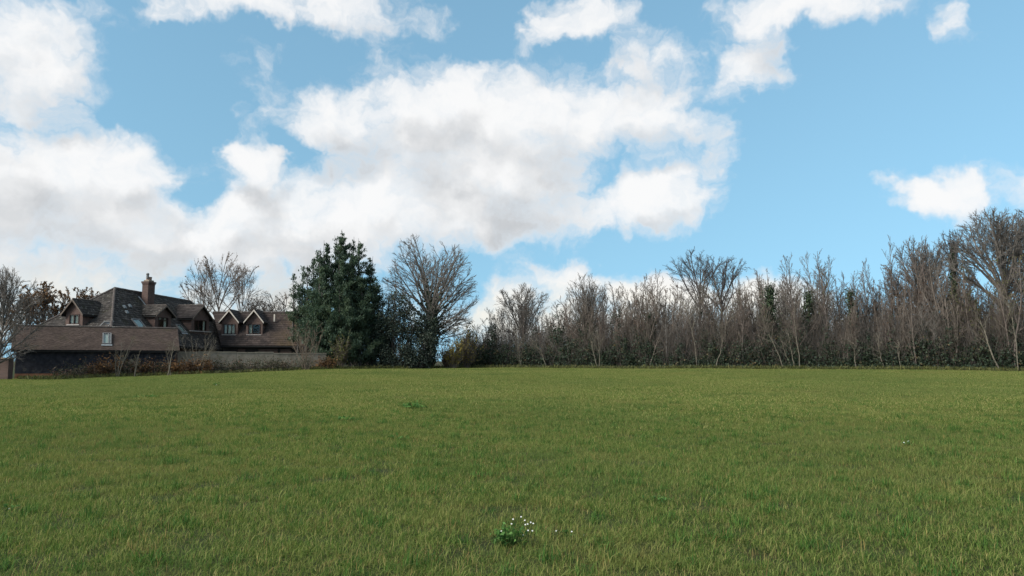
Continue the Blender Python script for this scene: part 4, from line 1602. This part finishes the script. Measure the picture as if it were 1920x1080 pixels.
    stand('autumn_tree', tree_sapling(211, 4, 'bark_brown', 18, 1.1, 'olive_leaf', 1500, 0, .18, sl=.32), 1838, 500, .8, 'slender tree with sparse yellow green leaves before the large right tree', sx=1.15)
    stand('autumn_tree', tree_sapling(212, 3, 'bark_brown', 16, 1.0, 'olive_leaf', 900, 0, .2), 1905, 480, .2, 'slender tree with sparse leaves at the right edge', sx=1.1)
    # ---- pale crooked stems showing at the front of the hedge
    stems = [(1308, 694, [(1302, 640), (1292, 600), (1283, 566)], 'pale crooked stem leaning left in the middle of the hedge'),
             (1340, 682, [(1352, 655), (1360, 625), (1362, 595)], 'pale forked stem leaning right in mid hedge'),
             (1470, 690, [(1452, 645), (1436, 620), (1432, 595)], 'long pale stem leaning left below the ivy clad stump'),
             (1486, 690, [(1472, 660), (1462, 630)], 'shorter pale stem parallel to the long leaning one'),
             (1492, 684, [(1482, 655), (1479, 625)], 'third pale leaning stem right of the long one'),
             (1500, 672, [(1494, 640), (1490, 590), (1492, 550)], 'straight pale trunk below the tall slim trees'),
             (1876, 690, [(1856, 655), (1846, 620), (1838, 600)], 'thick pale trunk leaning left at the right end of the hedge'),
             (1122, 690, [(1110, 655), (1106, 620)], 'curved pale stem in the left half of the hedge'),
             (1124, 684, [(1124, 655), (1120, 620)], 'pale stem beside the curved one in the left hedge'),
             (980, 690, [(972, 660), (968, 620)], 'pale stem in the hedge below the small vase shaped tree'),
             (1026, 688, [(1014, 658), (1002, 640)], 'thin pale stem leaning left in the left hedge'),
             (1604, 692, [(1602, 660), (1600, 640)], 'short pale stem below the narrow ivy column'),
             (1660, 692, [(1648, 660), (1646, 630)], 'thin pale stem in the right half of the hedge'),
             (1690, 690, [(1684, 660), (1686, 640)], 'short pale stump in the right half of the hedge'),
             (1910, 640, [(1900, 600), (1888, 560)], 'pale stem high at the right edge')]
    r3 = np.random.default_rng(9)
    for i, (bx, by, pts, lab) in enumerate(stems):
        D = hedge_D(bx) - .35 - .3 * (i % 3)
        g = ground_at(bx, D)
        P3 = [g - np.array([0, 0, .15])] + [P(x, y, D + .25 * j) for j, (x, y) in enumerate(pts)]
        P3 = np.array(P3)
        # resample with a little wobble
        t = np.linspace(0, len(P3) - 1, 12)
        q = np.stack([np.interp(t, np.arange(len(P3)), P3[:, a]) for a in range(3)], -1) - g
        q[1:-1] += r3.normal(0, .03, q[1:-1].shape)
        r0 = .080 if 'thick' in lab else .042
        T = Tubes(); tr = taper(1, 12, r0, r0 * .3); T.add(q[None], tr, 6)
        st, d, L, rr = kids(r3, q[None], tr, 9, .3, 1, .4, .9, .42, .5, .014, .4)
        B = Tubes(); l1 = grow(r3, st, d, L, 5, .12, .06); rr1 = taper(len(st), 5, .018, .009); B.add(l1, rr1, 4)
        st, d, L, rr = kids(r3, l1, rr1, 4, .2, 1, .4, .9, .5, .5, .009, .4)
        B.add(grow(r3, st, d, L, 3, .12, .06), taper(len(st), 3, .010, .007), 3)
        plant('leaning_tree', {'trunk': (T.mesh('trunk'), 'bark_pale'), 'branches': (B.mesh('branches'), 'bark_pale')}, g, lab, 'tree')
    # ---- the brushwood and ivy that fill it
    nb = 7800
    for kk, (bark, lab) in enumerate((('bark_red', 'tangled reddish brown twigs filling the hedge thicket'), ('bark_grey', 'tangled grey twigs filling the hedge thicket'))):
        x = rng.uniform(862, 2020, nb)
        dpt = rng.uniform(.1, 6.8, nb)
        Dv = np.interp(x, [860, 1400, 1920, 2100], [82, 72.5, 63.5, 60.5]) + dpt
        X = (x - CX) / FPX * Dv * .9957
        Z = zf(X, Dv) - .1
        hmax = np.interp(x, [860, 905, 950, 1100, 1300, 1500, 1750, 1920], [3.0, 3.9, 4.9, 6.1, 7.1, 7.0, 7.5, 8.0])
        L = hmax * rng.uniform(.28, 1.0, nb) * (.68 + .32 * dpt / 6.5)
        d = np.stack([rng.normal(0, .30, nb), rng.normal(0, .25, nb), np.ones(nb)], -1)
        l1 = grow(rng, np.stack([X, Dv, Z], -1), d, L, 5, .09, .0)
        r1 = taper(nb, 5, rng.uniform(.010, .020, nb), .006)
        B = Tubes(); B.add(l1, r1, 3)
        st, dd, L2, rr = kids(rng, l1, r1, 4, .25, 1, .4, 1.0, .26, .5, .008, .4)
        B.add(grow(rng, st, dd, L2, 2, .15, .05), taper(len(st), 2, .0085, .006), 3)
        o = link('brushwood', B.mesh('brushwood'), M[bark])
        tag(o, lab, 'brushwood', kind='stuff')
    # ivy and bramble leaves: dense low skirt, patchy above
    r5 = np.random.default_rng(55)
    nc = 6400
    x = r5.uniform(862, 2020, nc)
    dp = r5.uniform(-.45, 3.0, nc)
    Dv = np.interp(x, [860, 1400, 1920, 2100], [82, 72.5, 63.5, 60.5]) + dp
    X = (x - CX) / FPX * Dv * .9957
    wave = .72 + .30 * np.sin(x * .23) * np.sin(x * .071 + 2) + .35 * np.sin(x * .031) * np.sin(x * .013 + 1) + .2 * np.sin(x * .11)
    hz = r5.uniform(0, 1, nc) ** 1.35 * 3.9 * wave * (.8 + .2 * dp)
    cen = np.stack([X, Dv, zf(X, Dv) + hz], -1)
    m = 19
    p = cen[:, None, :] + r5.normal(0, 1, (nc, m, 3)) * r5.uniform(.12, .30, nc)[:, None, None]
    p = p.reshape(-1, 3)
    rn = np.clip(np.repeat(r5.normal(.42, .22, nc), m) + r5.normal(0, .15, nc * m), 0, 1)
    k = p[:, 2] > zf(p[:, 0], p[:, 1]) - .02
    o = link('hedge_undergrowth', leaf_mesh('hedge_undergrowth', r5, p[k], .165, aspect=.7, r=rn[k]), M['undergrowth'])
    tag(o, 'dark ivy and bramble leaves along the foot of the hedge', 'undergrowth', kind='stuff')
    # scattered last leaves in the twigs
    n = 3800
    b = r5.integers(0, nb, n); f = r5.uniform(1.2, 4, n); i = np.minimum(f.astype(int), 3); w = (f - i)[:, None]
    c = l1[b, i] * (1 - w) + l1[b, i + 1] * w + r5.normal(0, .05, (n, 3))
    o = link('clinging_leaves', leaf_mesh('clinging_leaves', r5, c, .10, aspect=.65), M['brown_leaf'])
    tag(o, 'last brown leaves clinging to the hedge twigs', 'leaves', kind='stuff')
    n = 15000
    x = r5.uniform(600, 2020, n)
    Dv = np.interp(x, [600, 640, 760, 860, 1400, 1920, 2100], [72.5, 72.5, 74.5, 79.8, 71.6, 62.6, 59.6]) + np.abs(r5.normal(0, .6, n)) - .5 + .4 * np.sin(x * .05) * np.sin(x * .017)
    X = (x - CX) / FPX * Dv * .9957
    dd = np.stack([r5.normal(0, .45, n), r5.normal(0, .3, n), np.ones(n)], -1)
    L = r5.uniform(.1, .42, n) * np.where(r5.uniform(0, 1, n) > .85, 1.7, 1)
    c = np.stack([X, Dv, zf(X, Dv)], -1) + nrm(dd) * (L / 2)[:, None]
    tag(link('rough_grass', leaf_mesh('rough_grass', r5, c, .42, dd, aspect=.10), M['olive_leaf']), 'tufts of rough grass along the foot of the hedge', 'grass', kind='stuff')
    # ivy bushes that read as darker clumps
    for i, (px, w, h) in enumerate(((905, 1.5, 2.1), (948, 1.7, 2.3), (1065, 1.6, 2.0), (1130, 1.0, 2.0), (1215, 1.2, 2.3), (1335, 1.5, 1.9), (1400, 1.2, 2.3), (1490, 1.3, 2.4), (1560, 1.3, 2.0), (1620, 1.4, 2.0), (1715, 1.6, 2.4), (1828, 1.3, 2.5), (1895, 1.5, 1.8))):
        D = hedge_D(px) + .9
        plant('ivy_bush', leafy_bush(400 + i, [(0, 0, h * .45, w * .75, .8, h * .55), (.3, 0, h * .75, w * .5, .6, h * .3)], 1700, .15, 'ivy'), ground_at(px, D),
              ['dark ivy bush at the left end of the hedge', 'second dark ivy bush from the left end of the hedge', 'dark ivy bush left of the curved pale stem', 'dark ivy bush behind the curved pale stem',
               'dark ivy bush below the slender forked tree', 'dark ivy bush at the foot of the spreading tree', 'dark ivy bush left of the ivy clad stump', 'dark ivy bush behind the long leaning stem',
               'dark ivy bush below the tallest pole trees', 'dark ivy bush below the narrow ivy column', 'dark ivy bush below the rounded bare trees', 'dark ivy bush left of the thick leaning trunk', 'dark ivy bush at the right edge of the hedge'][i], 'bush')


build_hedge()


# ------------------------------------------------------------------ the left: trees behind the house, scrub before the barn
def build_left():
    rng = np.random.default_rng(15)

    def at(name, parts, px, top, D, label, cat='tree', sx=1.0, rz=0.0, base=None, tilt=(0, 0)):
        g = ground_at(px, D)
        if base is not None:
            g[2] = base
        h = (P(px, top, D)[2] - g[2]) / 10
        return plant(name, parts, g, label, cat, None, h, rz, tilt, h * sx)
    # bare hawthorn at the left edge in front of the barn
    at('bare_tree', tree_round(501, 1.3, 34, 1.25, 1.0, 'bark_grey', rt=.20, rx=4.2, cz=.52, bot=.38, thin=.85), -4, 500, 55.0, 'bare tree at the left edge in front of the barn', sx=.95, tilt=(0, .03))
    # brown oaks behind the house
    for i, (px, top, D, sx, lab) in enumerate(((78, 530, 92, 1.25, 'oak with russet leaves behind the left end of the barn'), (128, 533, 96, 1.1, 'oak with russet leaves left of the narrow left dormer'),
                                               (172, 545, 99, 1.0, 'smaller russet oak just left of the main roof ridge'), (40, 545, 88, 1.3, 'russet oak seen through the bare tree at left edge'))):
        at('oak_tree', tree_round(510 + i, 3.2, 16, 1.2, .8, 'bark_dark', leaf='oak_leaf', nleaf=2600, twist=.16, rt=.22, rx=3.4, cz=.62, bot=.38, lsize=.2, thin=1.2), px, top, D, lab, sx=sx, rz=i * 1.3, base=0)
    # birch-like trees behind the house
    for i, (px, top, D, sx, lf, lab) in enumerate(((415, 474, 104, 1.0, 1500, 'tall airy bare tree behind the gap between house and wing'), (374, 488, 106, .75, 900, 'leaning thinner bare tree left of the tall airy one'),
                                                   (440, 494, 108, .72, 600, 'bare tree right of the tall airy one behind the wing'), (520, 546, 110, 1.7, 1500, 'low twiggy tree behind the wing roof near the cypress'),
                                                   (485, 560, 112, 1.7, 1100, 'low twiggy tree behind the white edged dormers'))):
        at('bare_tree', tree_round(520 + i, 4.4, 13, .9, .75, 'bark_brown', leaf='brown_leaf', nleaf=lf // 3, twist=.08, rt=.11, rx=3.0, cz=.70, bot=.36, lsize=.12, thin=.66, tmin=.3), px, top, D, lab, sx=sx, rz=i, base=-.3)
    # a far line of scrub closes the view below the skyline
    n = 1400
    x = rng.uniform(-200, 1000, n); D = rng.uniform(118, 124, n)
    X = (x - CX) / FPX * D
    d = np.stack([rng.normal(0, .3, n), rng.normal(0, .2, n), np.ones(n)], -1)
    l1 = grow(rng, np.stack([X, D, zf(X, D)], -1), d, rng.uniform(2.5, 5.5, n), 4, .12, 0)
    B = Tubes(); B.add(l1, taper(n, 4, .045, .015), 3)
    st, dd, L2, rr = kids(rng, l1, taper(n, 4, .045, .015), 3, .3, 1, .4, 1, .4, .5, .015, .3)
    B.add(grow(rng, st, dd, L2, 3, .15, .05), taper(len(st), 3, .018, .012), 3)
    tag(link('far_scrub', B.mesh('far_scrub'), M['bark_brown']), 'distant line of bare scrub beyond the house', 'scrub', kind='stuff')
    # thin stems before the barn
    for i, (px, by, top, lean, lab) in enumerate(((222, 690, 626, -.06, 'thin pale stem before the barn rooflight'), (220, 690, 645, .0, 'short stout pale stem just right of the rooflight'),
                                                  (314, 688, 632, -.03, 'taller pale stem before the right end of the barn'), (322, 688, 652, .10, 'leaning pale stem before the right end of the barn'),
                                                  (253, 690, 650, .05, 'short forked pale stem below the middle of the barn eaves'))):
        at('young_tree', tree_sapling(540 + i, [2, 1, 1, 1, 2][i], 'bark_pale', 9, .8, r=.16, lean=.2, sl=.32, ang=(.4, .8)), px, top, 59.2, lab, 'sapling', sx=1.2, tilt=(0, lean))
    at('bare_shrub', tree_shrub(550, 14, 'bark_pale', 10, .9, 'yellow_leaf', 0, .3, 1.0, .09), 372, 615, 63.5, 'wispy bare shrub leaning across the gap between barn and garden wall', 'shrub', sx=1.1)
    # bracken heaps and brambles
    spots = [(183, .8, 1.15, 'bracken', 'dead brown bracken clump below the barn rooflight'), (206, .9, 1.35, 'bracken', 'tall russet bracken clump right of the rooflight'),
             (240, .95, 1.25, 'bramble', 'olive bramble clump before the middle of the barn'), (268, .9, 1.1, 'bracken', 'low bracken clump before the right half of the barn'),
             (292, 1.0, .85, 'bramble', 'low green bramble clump before the right half of the barn'), (318, .9, .8, 'bracken', 'orange bracken clump at the foot of the paired pale stems'),
             (345, 1.1, .95, 'bracken', 'bracken clump at the corner where barn meets garden wall'), (378, 1.3, 1.2, 'bracken', 'largest orange bracken heap before the garden wall'),
             (408, 1.2, .95, 'bramble', 'dark bramble clump right of the largest bracken heap'), (440, 1.2, .9, 'bramble', 'bramble clump before the second length of garden wall'),
             (474, 1.3, .85, 'bramble', 'reddish bramble clump before the middle of the garden wall'), (505, 1.2, .9, 'bramble', 'bramble clump left of the green one by the wall'),
             (532, 1.1, .9, 'bramble', 'low bramble clump before the mossy length of garden wall'), (567, .9, 1.15, 'ivy', 'rounded dark green bush at the foot of the pale stemmed shrub'),
             (607, 1.2, .85, 'bracken', 'rust brown bracken heap at the left foot of the cypress'), (150, .8, .8, 'bramble', 'grey green bramble clump before the left half of the barn'),
             (118, .7, .55, 'bramble', 'small weedy clump before the orange brick plinth')]
    for i, (px, w, h, lf, lab) in enumerate(spots):
        D = float(np.interp(px, [100, 330, 480, 620], [58.2, 62.3, 66.0, 71.5]))
        q = leafy_bush(600 + i, [(0, 0, h * .42, w * .72, .6, h * .5), (w * .3, .1, h * .6, w * .4, .45, h * .35), (-w * .3, -.1, h * .3, w * .5, .5, h * .35)], 900, .16 if lf == 'bracken' else .12, lf, 'bark_red')
        sh = tree_shrub(640 + i, 26, 'bark_red', h * 1.15, .9, None, 0, .1, .6, .012)
        q['twigs'] = sh['twigs']
        plant('bracken_clump' if lf == 'bracken' else 'bramble_clump' if lf == 'bramble' else 'round_bush', q, ground_at(px, D), lab, 'bracken' if lf == 'bracken' else 'bramble' if lf == 'bramble' else 'bush')
    # weedy fringe along the scrub
    n = 5200
    px = rng.uniform(40, 640, n)
    D = np.interp(px, [0, 100, 330, 480, 640], [56.5, 57.6, 61.8, 65.4, 72.0]) + rng.normal(0, .45, n)
    X = (px - CX) / FPX * D
    d = np.stack([rng.normal(0, .35, n), rng.normal(0, .3, n), np.ones(n)], -1)
    L = rng.uniform(.15, .5, n)
    c = np.stack([X, D, zf(X, D)], -1) + nrm(d) * (L / 2)[:, None]
    me = leaf_mesh('weedy_fringe', rng, c, .36, d, aspect=.12)
    tag(link('weedy_fringe', me, M['olive_leaf']), 'rough grass and weeds along the foot of barn and garden wall', 'weeds', kind='stuff')


build_left()


# ------------------------------------------------------------------ plants in the field
def field_weed(px, py, n, rad, hgt, label, flowers=(), leafsize=.05):
    x, y, z = ray(px, py)
    D = 5.0
    for _ in range(40):              # march to the ground
        p = np.array([x * D / y, D, EYE + z * D / y])
        D += (p[2] - float(zf(p[0], D))) / max(.02, -(z / y)) * .6
    g = np.array([x * D / y, D, float(zf(x * D / y, D))])
    rng = np.random.default_rng(int(px * 7 + py))
    k = n
    a, r = rng.uniform(0, 2 * np.pi, k), rad * rng.uniform(0, 1, k) ** .6
    h = hgt * rng.uniform(.35, 1, k) * (1 - .4 * (r / rad) ** 2)
    st = np.stack([r * .45 * np.cos(a), r * .45 * np.sin(a), np.zeros(k)], -1)
    tip = np.stack([r * np.cos(a), r * np.sin(a), h], -1)
    t = np.linspace(0, 1, 4)[None, :, None]
    bp = st[:, None] * (1 - t) + tip[:, None] * t + np.array([0, 0, .02]) * np.sin(np.pi * t)
    T = Tubes(); T.add(bp, taper(k, 4, .003, .0015), 3)
    c = np.concatenate([tip, bp[:, 2]])
    dirs = np.concatenate([tip * np.array([1, 1, .4]), tip * np.array([1, 1, .3])]) + 1e-4
    parts = {'stems': (T.mesh('stems'), 'weed'), 'leaves': (leaf_mesh('leaves', rng, c, leafsize, dirs, aspect=.5, flat=1.5), 'weed')}
    o = plant('field_weed', parts, g, label, 'weed', rz=0)
    # white flower heads: four petals round a centre on thin stalks
    for (fx, fy) in flowers:
        q = ray(fx, fy)
        fp = np.array([q[0] * D / q[1], D, EYE + q[2] * D / q[1]]) - g
        fp[1] += rng.uniform(-.05, .05)
        V, F = [], []
        pr = .0050 * max(1.0, D / 8.5)
        ax = nrm(np.array([rng.normal(0, .3), -.8, .7]))
        e1 = nrm(np.cross(ax, [0, 0, 1.0])); e2 = np.cross(ax, e1)
        for j in range(5):
            w = 2 * math.pi * j / 5
            dr = math.cos(w) * e1 + math.sin(w) * e2
            sd = -math.sin(w) * e1 + math.cos(w) * e2
            i = len(V)
            V += [fp, fp + dr * pr + sd * pr * .55 + ax * .003, fp + dr * pr * 1.7 + ax * .002, fp + dr * pr - sd * pr * .55 + ax * .003]
            F.append((i, i + 1, i + 2, i + 3))
        me = mesh_np('flower', np.array(V), [np.array(F)], np.full(len(V), rng.uniform(0, 1)))
        fl = link('flower', me, M['petal'], o)
        base = np.array([fp[0] * .6, fp[1] * .6, 0.0])
        tt = np.linspace(0, 1, 4)[None, :, None]
        S1 = Tubes(); S1.add(base[None, None] * (1 - tt) + fp[None, None] * tt, taper(1, 4, .0022, .0015), 3)
        link('stalk', S1.mesh('stalk'), M['weed'], fl)
    return o


field_weed(955, 1026, 90, .17, .21, 'leafy green weed with tiny white flowers in the near field',
           [(977, 968), (984, 975), (989, 982), (995, 980), (1000, 983), (990, 993), (998, 995), (981, 1006), (962, 973), (959, 983), (940, 997), (934, 1029), (985, 985)], .042)
field_weed(1060, 1008, 14, .12, .08, 'low weed with three small white flowers right of the leafy one', [(1043, 996), (1072, 997), (1096, 1006)], .03)
field_weed(778, 768, 60, .36, .30, 'bright green leafy weed in the middle of the field', (), .10)
field_weed(22, 958, 14, .10, .09, 'small weed with white flowers at the left edge of the field', [(19, 953), (27, 952), (23, 965)], .04)
field_weed(1700, 838, 14, .12, .12, 'small weed with white flowers in the right half of the field', [(1696, 830), (1701, 827)], .05)
field_weed(405, 724, 16, .2, .2, 'far tiny white flowered weed near the garden wall', [(405, 722)], .08)
field_weed(650, 790, 14, .3, .14, 'dark green weed patch left of the bright one', (), .09)
field_weed(748, 826, 12, .22, .14, 'dark green weed patch below the bright one', (), .07)
field_weed(1228, 944, 26, .2, .09, 'faint green weed in the right foreground', (), .035)
field_weed(270, 747, 18, .5, .16, 'low darker green weed patch in the left of the field', (), .11)
